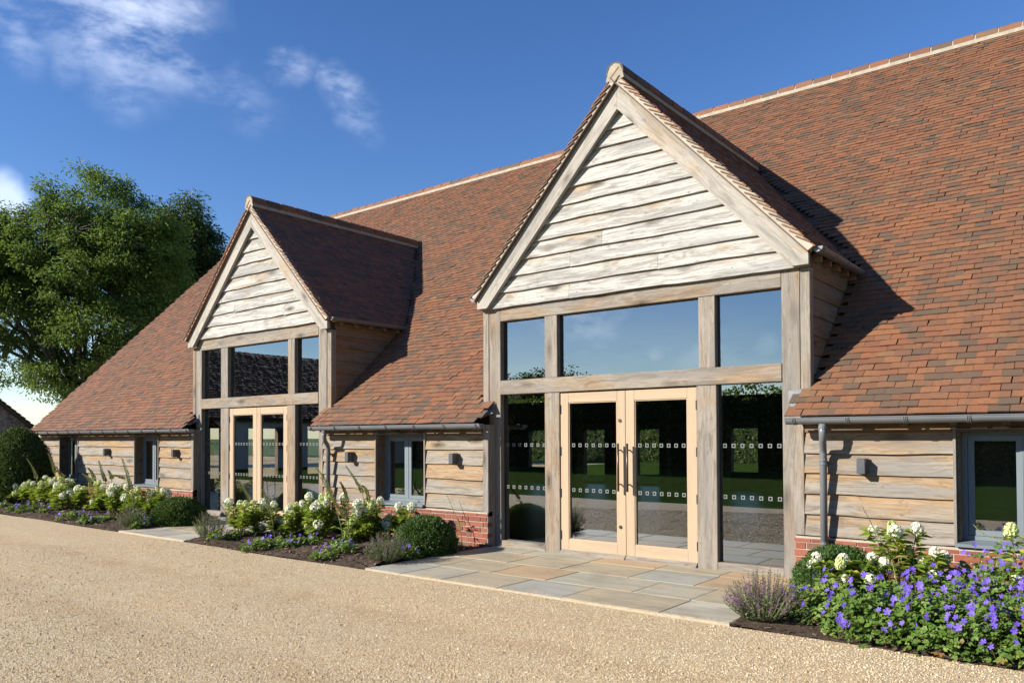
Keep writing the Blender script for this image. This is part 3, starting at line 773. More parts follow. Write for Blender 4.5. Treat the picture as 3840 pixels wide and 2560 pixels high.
    # cheeks, corner trims
    for s in (-1, 1):
        xq = xc+s*(half-.02)
        ztop = dz(d, eave)-.10
        nb = 7; z0c = 2.0; stc = (ztop+.03-z0c)/nb
        for i in range(nb):
            za, zb = z0c+i*stc, z0c+(i+1)*stc+.02
            mb = MB()
            y1a, y1b = yend(za)+.06, yend(zb)+.06
            if y1a < .12: y1a = .12
            mb.add([(xq+s*.022, .09, za), (xq+s*.022, y1a, za), (xq+s*.004, y1b, zb), (xq+s*.004, .09, zb),
                    (xq-s*.01, .09, za), (xq-s*.01, y1a, za), (xq-s*.01, y1b, zb), (xq-s*.01, .09, zb)],
                   [(0, 1, 2, 3), (7, 6, 5, 4), (0, 4, 5, 1), (1, 5, 6, 2), (2, 6, 7, 3), (3, 7, 4, 0)])
            c = Vector((xq, (y1a+.09)/2, (za+zb)/2)); rot = Matrix.Rotation(math.pi/2, 3, 'Z'); inv = rot.inverted()
            mb.v = [tuple(inv @ (Vector(p)-c)) for p in mb.v]
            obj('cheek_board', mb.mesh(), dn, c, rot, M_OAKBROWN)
        a, b = sorted((xc+s*(half-.105), xc+s*half))
        timber('corner_trim', a, b, -.012, .10, roof_z(-.03)+.0, d['foot']-.006, M_FRAME, dn, 'z')
        mb = MB()
        mb.prism([(.10, 2.0), (yend(3.5), 3.5), (.10, 3.5)], 'x', xq-s*.012, xq-s*.06)
        obj('cheek_lining', mb.mesh(), dn, mat=M_DARKIN)
        # rafter feet and gutter
        for k in range(5):
            yk = .12+k*.33
            a, b = sorted((xq, xq+s*.10))
            timber('rafter_foot', a, b, yk, yk+.06, ztop-.02, ztop+.07, M_OAKBROWN, dn, 'x', .003)
        rimz = dz(d, eave)-.005; gx = xc+s*(eave+.035)
        g = MB(); ng = 9; yb = yend(rimz)+.03; ya = -.10
        for y_ in (ya, yb):
            for rr in (.056, .051):
                for i in range(ng):
                    an = math.pi*i/(ng-1)
                    g.v.append((gx+math.cos(an)*rr, y_, rimz-math.sin(an)*rr))
        for i in range(ng-1):
            g.f += [(i, i+1, 2*ng+i+1, 2*ng+i), (ng+i+1, ng+i, 3*ng+i, 3*ng+i+1)]; g.r += [0, 0]
        g.f += [(0, 2*ng, 3*ng, ng), (ng-1, 2*ng-1, 4*ng-1, 3*ng-1)]; g.r += [0, 0]
        g.f += [tuple(range(ng))]; g.r += [0]
        obj('gutter', g.mesh(), dn, mat=M_GREY)
        for y_ in (-.02, .42, .88, 1.32):
            br = MB()
            br.tube([(gx+math.cos(math.pi*i/8)*.060, y_, rimz-math.sin(math.pi*i/8)*.060) for i in range(9)], .007, 5)
            obj('gutter_joint', br.mesh(), dn, mat=M_GREY)

# --- glazed screens with double doors
SQ = MB()
for (a, b, c, e) in ((-.023, .023, .012, .023), (-.023, .023, -.023, -.012), (-.023, -.012, -.012, .012), (.012, .023, -.012, .012)):
    SQ.box(a, b, -.0015, 0, c, e)
SQm = SQ.mesh('square'); SQm.materials.append(M_ETCH)
def pane(x0, x1, y, z0, z1, parent, squares=None):
    mb = MB(); mb.box(-(x1-x0)/2, (x1-x0)/2, 0, .001, -(z1-z0)/2, (z1-z0)/2)
    mb.f = [(0, 1, 5, 4)]; mb.r = [0]
    p = obj('pane', mb.mesh(fix=False), parent, ((x0+x1)/2, y, (z0+z1)/2), None, M_GLASS)
    if squares:
        n = 7; w_ = x1-x0
        for zq in squares:
            for k in range(n):
                obj('etched_square', SQm, parent, (x0+w_*(k+.62)/(n+.25), y-.003, zq))
for di, d in enumerate(DORM):
    sc_ = empty('glazed_screen', (d['xc'], .1, 0), barn)
    p1, p2, p3, p4 = d['posts']; ty0, ty1 = 2.137, 2.334; bz0, bz1 = d['beam']
    D0, D1 = .0, .20
    timber('post', *p1, D0, D1, 0.009, bz1+.0, M_FRAME, sc_, 'z')
    timber('post', *p4, D0, D1, 0.009, bz1+.0, M_FRAME, sc_, 'z')
    timber('post', *p2, D0+.004, D1, 0.009, ty0, M_FRAME, sc_, 'z')
    timber('post', *p3, D0+.004, D1, 0.009, ty0, M_FRAME, sc_, 'z')
    timber('mullion', p2[0]+.004, p2[1]-.034, D0+.004, D1, ty1, bz0, M_FRAME, sc_, 'z')
    timber('mullion', p3[0]+.032, p3[1]-.010, D0+.004, D1, ty1, bz0, M_FRAME, sc_, 'z')
    timber('transom', p1[1], p4[0], D0-.012, D1, ty0, ty1, M_FRAME, sc_, 'x')
    timber('tie_beam', p1[1], p4[0], D0-.004, D1, bz0, bz1, M_FRAME, sc_, 'x')
    timber('sill_beam', p1[1], p2[0], D0+.006, D1, .009, .106, M_FRAME, sc_, 'x')
    timber('sill_beam', p3[1], p4[0], D0+.006, D1, .009, .106, M_FRAME, sc_, 'x')
    gy = .085
    zq = (1.435, .85)
    pane(p1[1], p2[0], gy, .106, ty0, sc_, zq); pane(p3[1], p4[0], gy, .106, ty0, sc_, zq)
    pane(p1[1], p2[0]+.004, gy, ty1, bz0, sc_); pane(p2[1]-.034, p3[0]+.032, gy, ty1, bz0, sc_); pane(p3[1]-.010, p4[0], gy, ty1, bz0, sc_)
    # black glazing gaskets on the left of each pane
    for (xa, za, zb) in ((p1[1], .106, ty0), (p3[1], .106, ty0), (p1[1], ty1, bz0), (p2[1]-.034, ty1, bz0), (p3[1]-.010, ty1, bz0)):
        mb = MB(); mb.box(xa+.0005, xa+.022, gy-.006, gy+.03, za, zb); obj('gasket', mb.mesh(), sc_, mat=M_BLACK)
    # doors
    for li, (xa, xb) in enumerate(((p2[1]+.006, d['split']-.003), (d['split']+.003, p3[0]-.006))):
        dr = empty('door', ((xa+xb)/2, .05, .012), barn)
        y0, y1, z0, z1 = .022, .078, .016, 2.118
        st = .122
        timber('stile', xa, xa+st, y0, y1, z0, z1, M_DOOR, dr, 'z', .003)
        timber('stile', xb-st, xb, y0, y1, z0, z1, M_DOOR, dr, 'z', .003)
        timber('top_rail', xa+st, xb-st, y0+.001, y1-.001, z1-.124, z1, M_DOOR, dr, 'x', .003)
        timber('bottom_rail', xa+st, xb-st, y0+.001, y1-.001, z0, .205, M_DOOR, dr, 'x', .003)
        mb = MB(); mb.prism([(y0-.002, z0-.004), (y0-.05, z0-.004), (y0-.05, z0+.012), (y0-.002, z0+.055)], 'x', xa+.004, xb-.004)
        c = ((xa+xb)/2, y0, z0); local_obj('weather_bar', mb, c, dr, M_FRAME)
        fr = MB(); e = .012
        for (a, b, c_, f) in ((xa+st, xb-st, z1-.124-e, z1-.124), (xa+st, xb-st, .205, .205+e), (xa+st, xa+st+e, .205+e, z1-.124-e), (xb-st-e, xb-st, .205+e, z1-.124-e)):
            fr.box(a, b, y0+.010, y0+.03, c_, f)
        local_obj('glazing_bead', fr, ((xa+xb)/2, y0, 1.1), dr, M_DOOR)
        pane(xa+st, xb-st, .055, .205, z1-.124, dr, zq)
        s = 1 if li == 0 else -1
        hx = (xb-.062) if li == 0 else (xa+.062)
        if di == 0:
            h = MB(); h.tube([(hx, -.052, .865), (hx, -.052, 1.46)], .014, 10)
            for zz in (.95, 1.375): h.tube([(hx, -.052, zz), (hx, .024, zz)], .009, 8)
            obj('handle', h.mesh(smooth=True), dr, mat=M_BRONZE)
        if di == 0 and li == 0:
            for zz in (1.745, .417):
                k = MB(); k.tube([(hx-.012, .023, zz), (hx-.012, .012, zz)], .022, 16); obj('lock', k.mesh(), dr, mat=M_BRONZE)
                k = MB(); k.box(hx-.015, hx-.009, .010, .0118, zz-.012, zz+.012); obj('keyhole', k.mesh(), dr, mat=M_BLACK)
        hxg = xa-.003 if li == 0 else xb+.003
        for zz in (.26, .81, 1.36, 1.91):
            k = MB(); k.tube([(hxg, .012, zz-.055), (hxg, .012, zz+.055)], .011, 8); obj('hinge', k.mesh(), dr, mat=M_BLACK)

# --- low wall bays
BRICKS = []
def bay(x0, x1, cl, cr, wins):
    """x0..x1 outer ends, cl/cr corner boards at the ends, wins openings"""
    wl = empty('wall', ((x0+x1)/2, 0, 0), barn)
    c = MB()
    edges = [x0]+[v for wv in wins for v in wv]+[x1]
    for a, b in zip(edges[0::2], edges[1::2]): c.box(a+.002, b-.002, -.112, .12, .50, 1.68)
    for a, b in wins:
        c.box(a-.002, b+.002, -.100, .12, .30, .50); c.box(a-.002, b+.002, -.105, .12, 1.615, 1.68)
    obj('wall_core', c.mesh(), wl, mat=M_DARKIN)
    mc = MB(); mc.box(x0+.01, x1-.01, -.157, .118, -.05, .495); obj('mortar_bed', mc.mesh(), wl, mat=M_MORTAR)
    # corner boards
    if cl: timber('corner_board', x0, x0+.105, -.150, .10, .505, 1.68, M_FRAME, wl, 'z')
    if cr: timber('corner_board', x1-.100, x1, -.150, -.002, .009, 1.72, M_FRAME, wl, 'z')
    bx0 = x0+.107 if cl else x0; bx1 = x1-.102 if cr else x1
    bot = [.512, .727, .94, 1.152, 1.365, 1.575]
    segs = [bx0]+[v for wv in wins for v in wv]+[bx1]
    for a, b in zip(segs[0::2], segs[1::2]):
        a2 = a+.026 if a != bx0 else a; b2 = b-.026 if b != bx1 else b
        for i in range(5):
            za = bot[i]; zb = bot[i+1]+.02
            if i == 4: zb = 1.575
            mb = wavy_board(a2, b2, a2, b2, za, zb, -.119, -.148-rnd.uniform(0, .006), -.1125, 12, .005)
            local_obj('board', mb, ((a2+b2)/2, -.13, (za+zb)/2), wl, M_BOARD)
    for a, b in wins:
        for xa in (a-.026, b+.001):
            timber('window_trim', xa, xa+.025, -.158, -.113, .51, 1.60, M_FRAME, wl, 'z', .002)
    timber('eaves_board', bx0, bx1, -.135, -.113, 1.580, 1.70, M_OAKBROWN, wl, 'x', .003)
    x = x0+.25
    while x < x1-.1:
        timber('rafter_foot', x-.03, x+.03, -.30, -.136, 1.64, 1.70, M_OAKBROWN, wl, 'y', .003); x += .42
    # bricks
    rr = random.Random(int(abs(x0)*100))
    for k in range(7):
        zc_ = -.010+k*.075+.0325
        x = x0+.012 - (0.0 if k % 2 else .06); i = k % 2
        while x < x1-.02:
            wd = .215 if (i % 2 == 0 or k == 6) else .1025
            if rr.random() < .1: i += 1
            xa, xb = max(x, x0), min(x+wd, x1)
            if xb-xa > .04: BRICKS.append((wl, (xa+xb)/2, zc_, xb-xa, k == 6, rr.uniform(-.003, .003)))
            x += wd+.011; i += 1
    return wl
BAYS = [bay(-22.42, -14.83, True, True, [(-21.19, -20.17), (-17.28, -16.25)]),
        bay(-10.82, -7.062, True, True, [(-9.38, -8.32)]),
        bay(-2.826, XR, True, False, [(-1.315, -.255)])]
def canted(wd):
    mb = MB(); mb.prism([(-.013, -.0325), (.09, -.0325), (.09, .0325), (.042, .0325), (-.013, -.004)], 'x', -wd/2, wd/2); return mb
def dist(b): return np.linalg.norm(np.array([b[1], -.16, b[2]])-CAM) + (50 if at_behind(b) else 0)
def at_behind(b):
    v = np.array([b[1], -.16, b[2]])-CAM; zc_ = v@CF; p = 1920+FPX*(v@CR)/zc_; return not (0 < p < 3900)
BRICKS.sort(key=dist)
bm_cache = {}
joined = {}
for n_, (wl, x, z, wd, cant, dy) in enumerate(BRICKS):
    if n_ < 300:
        key = (round(wd, 3), cant)
        if key not in bm_cache:
            me = canted(wd).mesh('brick') if cant else bevelled(wd, .1, .065, .003, 'brick')
            me.materials.append(M_BRICK); bm_cache[key] = me
        obj('brick', bm_cache[key], wl, (x, (-.152 if cant else -.115)+dy, z))
    else:
        mb = joined.setdefault(wl.name, (wl, MB()))[1]
        if cant:
            t_ = canted(wd); mb.add([(x+a, -.152+dy+b, z+c) for a, b, c in t_.v], t_.f, rr_ := random.Random(n_).random())
        else: mb.box(x-wd/2, x+wd/2, -.165+dy, -.065, z-.0325, z+.0325, random.Random(n_).random())
for wl, mb in joined.values(): obj('bricks', mb.mesh(), wl, mat=M_BRICK, kind='stuff')

# --- casement windows
def window(x0, x1):
    wn = empty('window', ((x0+x1)/2, 0, .5), barn)
    # oak reveals
    mb = MB(); mb.box(x0, x0+.02, -.112, .10, .555, 1.60); mb.box(x1-.02, x1, -.112, .10, .555, 1.60); mb.box(x0+.02, x1-.02, -.112, .10, 1.585, 1.612)
    obj('reveal', mb.mesh(), wn, mat=M_OAKBROWN)
    fx0, fx1, z0, z1, y = x0+.021, x1-.021, .556, 1.584, .025
    fr = MB(); t_ = .045
    fr.box(fx0, fx0+t_, y, y+.06, z0, z1); fr.box(fx1-t_, fx1, y, y+.06, z0, z1)
    fr.box(fx0+t_, fx1-t_, y+.001, y+.06, z0, z0+.04); fr.box(fx0+t_, fx1-t_, y+.001, y+.06, z1-.04, z1)
    xm = (fx0+fx1)/2; fr.box(xm-.018, xm+.018, y+.002, y+.06, z0+.04, z1-.04)
    obj('frame', fr.mesh(), wn, mat=M_WINGREY)
    for a, b in ((fx0+t_+.003, xm-.021), (xm+.021, fx1-t_-.003)):
        ca = MB(); s_ = .052; za, zb = z0+.043, z1-.043
        ca.box(a, a+s_, y+.008, y+.05, za, zb); ca.box(b-s_, b, y+.008, y+.05, za, zb)
        ca.box(a+s_, b-s_, y+.009, y+.05, za, za+s_); ca.box(a+s_, b-s_, y+.009, y+.05, zb-s_, zb)
        o = obj('casement', ca.mesh(), wn, mat=M_WINGREY)
        pane(a+s_, b-s_, y+.025, za+s_, zb-s_, wn)
    sb = MB(); sb.prism([(-.20, .508), (-.20, .538), (.05, .556), (.05, .508)], 'x', x0-.012, x1+.012)
    obj('window_sill', sb.mesh(), wn, mat=M_WINGREY)
    sb = MB(); sb.prism([(-.19, 1.598), (-.19, 1.606), (-.10, 1.616), (-.10, 1.604)], 'x', x0-.04, x1+.04)
    obj('head_flashing', sb.mesh(), wn, mat=M_LEAD)
    bl = MB()                                    # dark roller blind inside
    bl.box(fx0, fx1, .14, .145, .5, 1.6); obj('blind', bl.mesh(), wn, mat=M_DARKIN)
for b_ in [(-21.19, -20.17), (-17.28, -16.25), (-9.38, -8.32), (-1.315, -.255)]: window(*b_)

# --- gutters and downpipes of the main eaves
def main_gutter(x0, x1):
    g = MB(); ng = 11; rim = 1.722; gy = -.395
    for x in (x0, x1):
        for rr in (.0615, .057):
            for i in range(ng):
                an = math.pi*i/(ng-1); g.v.append((x, gy-math.cos(an)*rr, rim-math.sin(an)*rr))
    for i in range(ng-1):
        g.f += [(i, i+1, 2*ng+i+1, 2*ng+i), (ng+i+1, ng+i, 3*ng+i, 3*ng+i+1)]; g.r += [0, 0]
    g.f += [(0, 2*ng, 3*ng, ng), (ng-1, 2*ng-1, 4*ng-1, 3*ng-1), tuple(range(ng)), tuple(range(2*ng, 3*ng))]; g.r += [0]*4
    go = obj('gutter', g.mesh(), barn, mat=M_GREY)
    lip = MB(); lip.tube([(x0, gy-.0615, rim+.003), (x1, gy-.0615, rim+.003)], .0055, 6); obj('gutter_lip', lip.mesh(), go, mat=M_GREY)
    x = x0+.09
    while x < x1:
        br = MB(); pts = [(x, gy-math.cos(math.pi*i/8)*.066, rim+.004-math.sin(math.pi*i/8)*.066) for i in range(9)]
        for dx_ in (-.014, 0, .014): br.tube([(a+dx_, b, c) for a, b, c in pts], .0065, 5)
        obj('gutter_joint', br.mesh(), go, mat=M_GREY); x += .60 if x0 < -5 else .52
for g_ in [(-22.45, -14.47), (-10.72, -6.96), (-2.815, XR)]: main_gutter(*g_)
def downpipe(x, xt):
    p = MB(); y0, y1 = -.395, -.235
    p.tube([(xt, y0, 1.665), (xt, y0, 1.56), (xt+(x-xt)*.12, y0+.02, 1.50), (xt+(x-xt)*.88, y1-.02, 1.42), (x, y1, 1.36), (x, y1, .02)], .036, 14)
    dp = obj('downpipe', p.mesh(smooth=True), barn, mat=M_GREY)
    for z in (1.63, 1.30, 1.26, .45):
        c = MB(); yy = y0 if z > 1.5 else y1
        xx = xt if z > 1.5 else x; c.tube([(xx, yy, z-.014), (xx, yy, z+.014)], .0405, 14); obj('pipe_collar', c.mesh(), dp, mat=M_GREY)
    c = MB(); c.box(x-.05, x+.05, y1+.03, -.15, 1.262, 1.285); obj('pipe_bracket', c.mesh(), dp, mat=M_GREY)
downpipe(-2.50, -2.455); downpipe(-10.46, -10.36)

# --- lead saddles where the eaves meet the entrance posts
for d in DORM:
    for s in (-1, 1):
        xp = d['posts'][0][0] if s < 0 else d['posts'][3][1]
        mb = MB(); o_ = s
        A = [(xp-o_*.13, -.016, 2.03), (xp+o_*.015, -.016, 2.045), (xp+o_*.015, -.018, 1.96), (xp-o_*.13, -.02, 1.90),
             (xp-o_*.085, -.07, 1.865), (xp+o_*.03, -.10, 1.90), (xp-o_*.055, -.24, 1.795), (xp+o_*.05, -.25, 1.835)]
        mb.add(A, [(0, 1, 2, 3), (3, 2, 5, 4), (4, 5, 7, 6)])
        obj('lead_saddle', mb.mesh(), barn, mat=M_LEAD)
        mb = MB(); mb.box(xp-.045+o_*.06, xp+.045+o_*.06, -.33, -.13, 1.752, 1.766)
        mb.v = [(x, y, z+(y+.33)*S*.9) for x, y, z in mb.v]; obj('eaves_tile', mb.mesh(), barn, mat=M_TILE)

# --- interior: floor, walls with openings, frame
f = MB(); f.box(-22.3, XR-.1, .12, 13.3, -.05, .008); obj('floor', f.mesh(), barn, mat=M_FLOOR)
def wall_with(openings, along, a0, a1, pos0, pos1, h, name):
    mb = MB(); e = sorted(openings); cur = a0
    def bx(a, b, z0, z1):
        if b-a < .01: return
        if along == 'x': mb.box(a, b, pos0, pos1, z0, z1)
        else: mb.box(pos0, pos1, a, b, z0, z1)
    for (a, b, z0, z1) in e:
        bx(cur, a, 0, h); bx(a, b, 0, z0); bx(a, b, z1, h); cur = b
    bx(cur, a1, 0, h)
    return obj(name, mb.mesh(), barn, mat=M_DARKIN)
bw = wall_with([(-16.6, -15.9, .5, 1.9), (-14.3, -13.5, .1, 1.9), (-12.3, -11.5, .1, 1.9), (-9.2, -8.4, .5, 1.9), (-6.5, -5.6, .1, 1.9)], 'x', -22.3, XR, 13.3, 13.5, 1.95, 'back_wall')
gw = wall_with([(4.4, 5.3, .3, 2.2), (5.9, 7.0, .3, 2.2), (8.2, 9.6, .3, 2.2)], 'y', .9, 12.5, -22.42, -22.25, 2.3, 'gable_wall')
for x in (-22.42, XR-.15):
    mb = MB(); mb.prism([(-.1, 1.85), (13.4, 1.85), (6.7, RZ-.15)], 'x', x, x+.14); obj('gable_infill', mb.mesh(), barn, mat=M_DARKIN)
for x in (-19.5, -16.2, -9.6, -8.0, -1.8):
    for y in (3.4, 10.0):
        timber('aisle_post', x-.12, x+.12, y-.12, y+.12, .008, roof_z(y if y < 6.7 else 13.4-y)-.1, M_OAKBROWN, barn, 'z')
    timber('tie_beam', x-.12, x+.12, 3.2, 10.2, 3.6, 3.9, M_OAKBROWN, barn, 'y')

# --- wall lights (fixed to the boards)
names = ['beside the casement window right of the tall entrance', 'between downpipe and grey casement', 'between casement and the larger entrance', 'between the two windows of the far wing', 'next to the smaller entrance']
LIGHTS = [(-2.13, 'grey box wall light beside the downpipe, nearest the violet flowers'),
          (-9.955, 'grey box wall light between a downpipe and the single grey window'),
          (-7.665, 'grey box wall light between the single grey window and an entrance'),
          (-18.50, 'grey box wall light midway between two windows behind the long bed'),
          (-15.44, 'grey box wall light on the short boards between a window and entrance')]
for x, lb in LIGHTS:
    wlt = empty('wall_light', (x, -.15, 1.24)); tag(wlt, lb, 'wall light', 'box lights on the barn wall')
    obj('back_plate', bevelled(.085, .016, .155, .002), wlt, (x+.005, -.158, 1.242), None, M_OAKBROWN)
    obj('housing', bevelled(.078, .105, .15, .003), wlt, (x, -.2195, 1.24), None, M_DARKGREY)
    k = MB(); k.tube([(x, -.22, 1.164), (x, -.22, 1.158)], .026, 14); obj('lens', k.mesh(), wlt, mat=M_ETCH)
# ------------------------------------------------------------------ plants
def unit(a): return a/np.maximum(np.linalg.norm(a, axis=-1, keepdims=True), 1e-9)
def leaf_mesh(C, D, Nr, L, Wd, rv=None, fold=.18, mid=.45):
    """pointed leaves: base C, direction D, face normal Nr; two triangles folded on the midrib"""
    n = len(C); D = unit(D); Sd = unit(np.cross(D, Nr)); Nn = np.cross(Sd, D)
    L = np.broadcast_to(L, (n,))[:, None]; Wd = np.broadcast_to(Wd, (n,))[:, None]
    a = C; tip = C+D*L - Nn*L*.12
    m1 = C+D*L*mid+Sd*Wd*.5+Nn*Wd*fold; m2 = C+D*L*mid-Sd*Wd*.5+Nn*Wd*fold
    V = np.stack([a, m1, tip, m2], 1).reshape(-1, 3)
    i = np.arange(n)*4
    F = np.stack([np.stack([i, i+1, i+2], -1), np.stack([i, i+2, i+3], -1)], 1).reshape(-1, 3)
    rv = rng.random(n) if rv is None else rv
    return np_mesh('leaves', V, F, np.repeat(rv, 2))
def rdir(n):
    v = rng.normal(size=(n, 3)); return unit(v)
def shrub(name, label, cat, c, rx, rz, z0, leaves, ll, lw, mat, group=None, top=1.0, lumps=.05, seed=1, pointy=0.0):
    """clipped shrub: dome or egg standing on the ground at c"""
    e = empty(name, (c[0], c[1], 0)); tag(e, label, cat, group)
    def radius(d):
        u = d[:, 2]
        lm = lumps*(np.sin(d[:, 0]*7+seed)*np.sin(d[:, 1]*6-seed)*np.cos(u*8)+.5*np.sin(d[:, 0]*15+d[:, 1]*13+seed)*np.cos(u*17))
        return 1+lm
    def surf(d, k):
        r_ = radius(d)*k
        sh = 1-pointy*np.clip(d[:, 2], 0, 1)**2
        return np.stack([d[:, 0]*rx*r_*sh, d[:, 1]*rx*r_*sh, d[:, 2]*rz*r_+z0], -1)
    # core
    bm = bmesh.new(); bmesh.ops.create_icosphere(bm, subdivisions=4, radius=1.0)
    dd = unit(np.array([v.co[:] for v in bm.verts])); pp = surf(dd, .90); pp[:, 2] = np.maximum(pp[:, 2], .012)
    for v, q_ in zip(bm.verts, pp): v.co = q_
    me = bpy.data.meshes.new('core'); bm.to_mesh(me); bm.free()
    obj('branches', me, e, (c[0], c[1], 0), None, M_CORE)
    d = rdir(leaves*2); p = surf(d, rng.uniform(.88, 1.015, leaves*2)); k = p[:, 2] > .02; p, d = p[k][:leaves], d[k][:leaves]
    dirs = unit(d*.7+rdir(len(d))*.8+np.array([0, 0, .45])); nr = unit(d+rdir(len(d))*.7)
    # tint runs in clumps
    tint = np.clip(.5+.3*np.sin(p[:, 0]*9+seed)*np.sin(p[:, 1]*8)*np.cos(p[:, 2]*9)+rng.normal(0, .22, len(p)), 0, .99)
    me = leaf_mesh(p, dirs, nr, rng.uniform(.7, 1.35, len(p))*ll, lw, tint)
    obj('foliage', me, e, (c[0], c[1], 0), None, mat)
    return e
def sc(x, y, z):
    v = at_z(x, y, z); return (v[0], v[1])
shrub('topiary_yew', 'tall dark clipped egg shaped yew at the end of the long bed', 'topiary', (-20.95, -1.15), .70, 1.08, .72, 15000, .065, .026, M_YEW, None, 1, .05, 2, .15)
bb = 'clipped box balls'
shrub('box_ball', 'low rounded box ball at the corner of the narrow patio', 'shrub', sc(671, 1921, .22), .46, .37, .11, 9000, .042, .022, M_BOX, bb, 1, .05, 3)
shrub('box_ball', 'rounded box ball against the brick plinth beside wide paved entrance', 'shrub', sc(1593, 2012, .22), .43, .38, .11, 10000, .034, .018, M_BOX, bb, 1, .045, 4)
shrub('box_ball', 'box ball half hidden behind white hydrangea and violet geraniums', 'shrub', sc(3150, 2165, .25), .42, .40, .13, 9000, .028, .014, M_BOX, bb, 1, .045, 5)
shrub('box_ball', 'dark box ball behind hydrangeas under the far wing', 'shrub', (sc(318, 1885, .2)[0], -.55), .34, .32, .10, 5000, .05, .028, M_BOX, bb, 1, .05, 6)
shrub('box_ball', 'dark box ball hidden among hydrangeas beside the narrow patio', 'shrub', (sc(1030, 1951, .25)[0], -.60), .36, .36, .11, 7000, .042, .022, M_BOX, bb, 1, .05, 7)

# flower heads of the hydrangeas (shared meshes)
def head_mesh(n, seed):
    r_ = np.random.default_rng(seed); V = []; F = []; rv = []
    d = unit(r_.normal(size=(n, 3))); d[:, 2] = d[:, 2]*.95+.12
    for k in range(n):
        u = Vector(d[k]).normalized()
        p = Vector((u.x*.44, u.y*.44, u.z*(.56 if u.z > 0 else .36)))*r_.uniform(.86, 1.08)
        p *= (1-.18*max(u.z, 0))
        a = u.orthogonal().normalized(); b = u.cross(a); an = r_.uniform(0, 6.28)
        a, b = a*math.cos(an)+b*math.sin(an), b*math.cos(an)-a*math.sin(an)
        s_ = r_.uniform(.11, .16); tl = r_.uniform(-.04, .04)
        base = len(V)
        V += [p-u*.02, p+a*s_+u*.03, p+(a+b)*s_*.45+u*(.01+tl), p+b*s_+u*.03, p+(b-a)*s_*.45+u*.012, p-a*s_+u*.03, p-(a+b)*s_*.45+u*(.01-tl), p-b*s_+u*.03, p+(a-b)*s_*.45+u*.012]
        for q_ in range(8): F.append((base, base+1+q_, base+1+(q_+1) % 8)); rv.append(r_.random())
    return np_mesh('flower_head', np.array([v[:] for v in V]), np.array(F), np.array(rv))
HEADS = []
for sdd in (1, 2, 3):
    h_ = head_mesh(95, sdd); h_.materials.append(M_WHITE); HEADS.append(h_)
LIMES = []
for sdd in (4, 5):
    h_ = head_mesh(80, sdd); h_.materials.append(M_LIME); LIMES.append(h_)
GER = None
def flower5():
    V = [(0, 0, .0)]; F = []
    for k in range(5):
        a = 2*math.pi*k/5
        for (da, r_, z) in ((-.52, .55, .10), (-.36, .92, .17), (0, 1.03, .15), (.36, .92, .17), (.52, .55, .10)):
            V.append((math.cos(a+da)*r_, math.sin(a+da)*r_, z))
        b = 1+5*k
        F += [(0, b, b+1), (0, b+1, b+2), (0, b+2, b+3), (0, b+3, b+4)]
    return np_mesh('flower', np.array(V), np.array(F))
GER = flower5(); GER.materials.append(M_VIOLET)

def hydrangea(base, heads, size, label, group, nleaf=90, leaf=.085, lime=.15, extra=3):
    """base (x,y); heads: 3D points"""
    e = empty('hydrangea', (base[0], base[1], 0)); tag(e, label, 'hydrangea', group)
    st = MB(); LC, LD, LN, LL = [], [], [], []
    hs_ = list(heads)
    ends = [(Vector(h), True) for h in hs_]
    for k in range(extra):
        h = Vector(rnd.choice(hs_)); ends.append((Vector((h.x+rnd.uniform(-.14, .14), h.y+rnd.uniform(-.1, .1), h.z*rnd.uniform(.5, .85))), False))
    for h, fl in ends:
        b = Vector((base[0]+rnd.uniform(-.06, .06), base[1]+rnd.uniform(-.06, .06), .01))
        mid = b.lerp(h, .5)+Vector((rnd.uniform(-.05, .05), rnd.uniform(-.05, .05), .03))
        pts = [b, b.lerp(mid, .55)+Vector((0, 0, .01)), mid, mid.lerp(h, .55), h]
        st.tube(pts, [.0055, .005, .0045, .004, .0035], 5)
        nl = max(6, int(nleaf/len(ends)))
        for j in range(nl):
            f_ = .40+.57*((j+rnd.random())/nl)**.8
            p = b.lerp(mid, f_*2) if f_ < .5 else mid.lerp(h, (f_-.5)*2)
            an = rnd.uniform(0, 6.28)
            o = Vector((math.cos(an), math.sin(an), rnd.uniform(-.15, .55)))
            LC.append(p+o*.012); LD.append(o); LN.append(Vector((rnd.uniform(-.4, .4), rnd.uniform(-.5, .3), 1)))
            LL.append(leaf*rnd.uniform(.65, 1.25))
        if fl:
            lm = rnd.random() < lime
            sz = size*rnd.uniform(.78, 1.12)*(0.85 if lm else 1)
            M = Matrix.Translation(h) @ Matrix.Rotation(rnd.uniform(0, 6.28), 4, 'Z') @ Matrix.Rotation(rnd.uniform(-.6, .6), 4, 'X') @ Matrix.Diagonal((sz*rnd.uniform(.82, 1.08), sz*rnd.uniform(.82, 1.08), sz*rnd.uniform(.85, 1.35), 1))
            o = bpy.data.objects.new('flower_head', rnd.choice(LIMES if lm else HEADS)); link(o, e, M)
    A = lambda L_: np.array([v[:] for v in L_])
    obj('stems', st.mesh(), e, mat=M_STEM, kind='stuff')
    LL = np.array(LL)
    obj('foliage', leaf_mesh(A(LC), A(LD), A(LN), LL, LL*.52), e, mat=M_HLEAF)

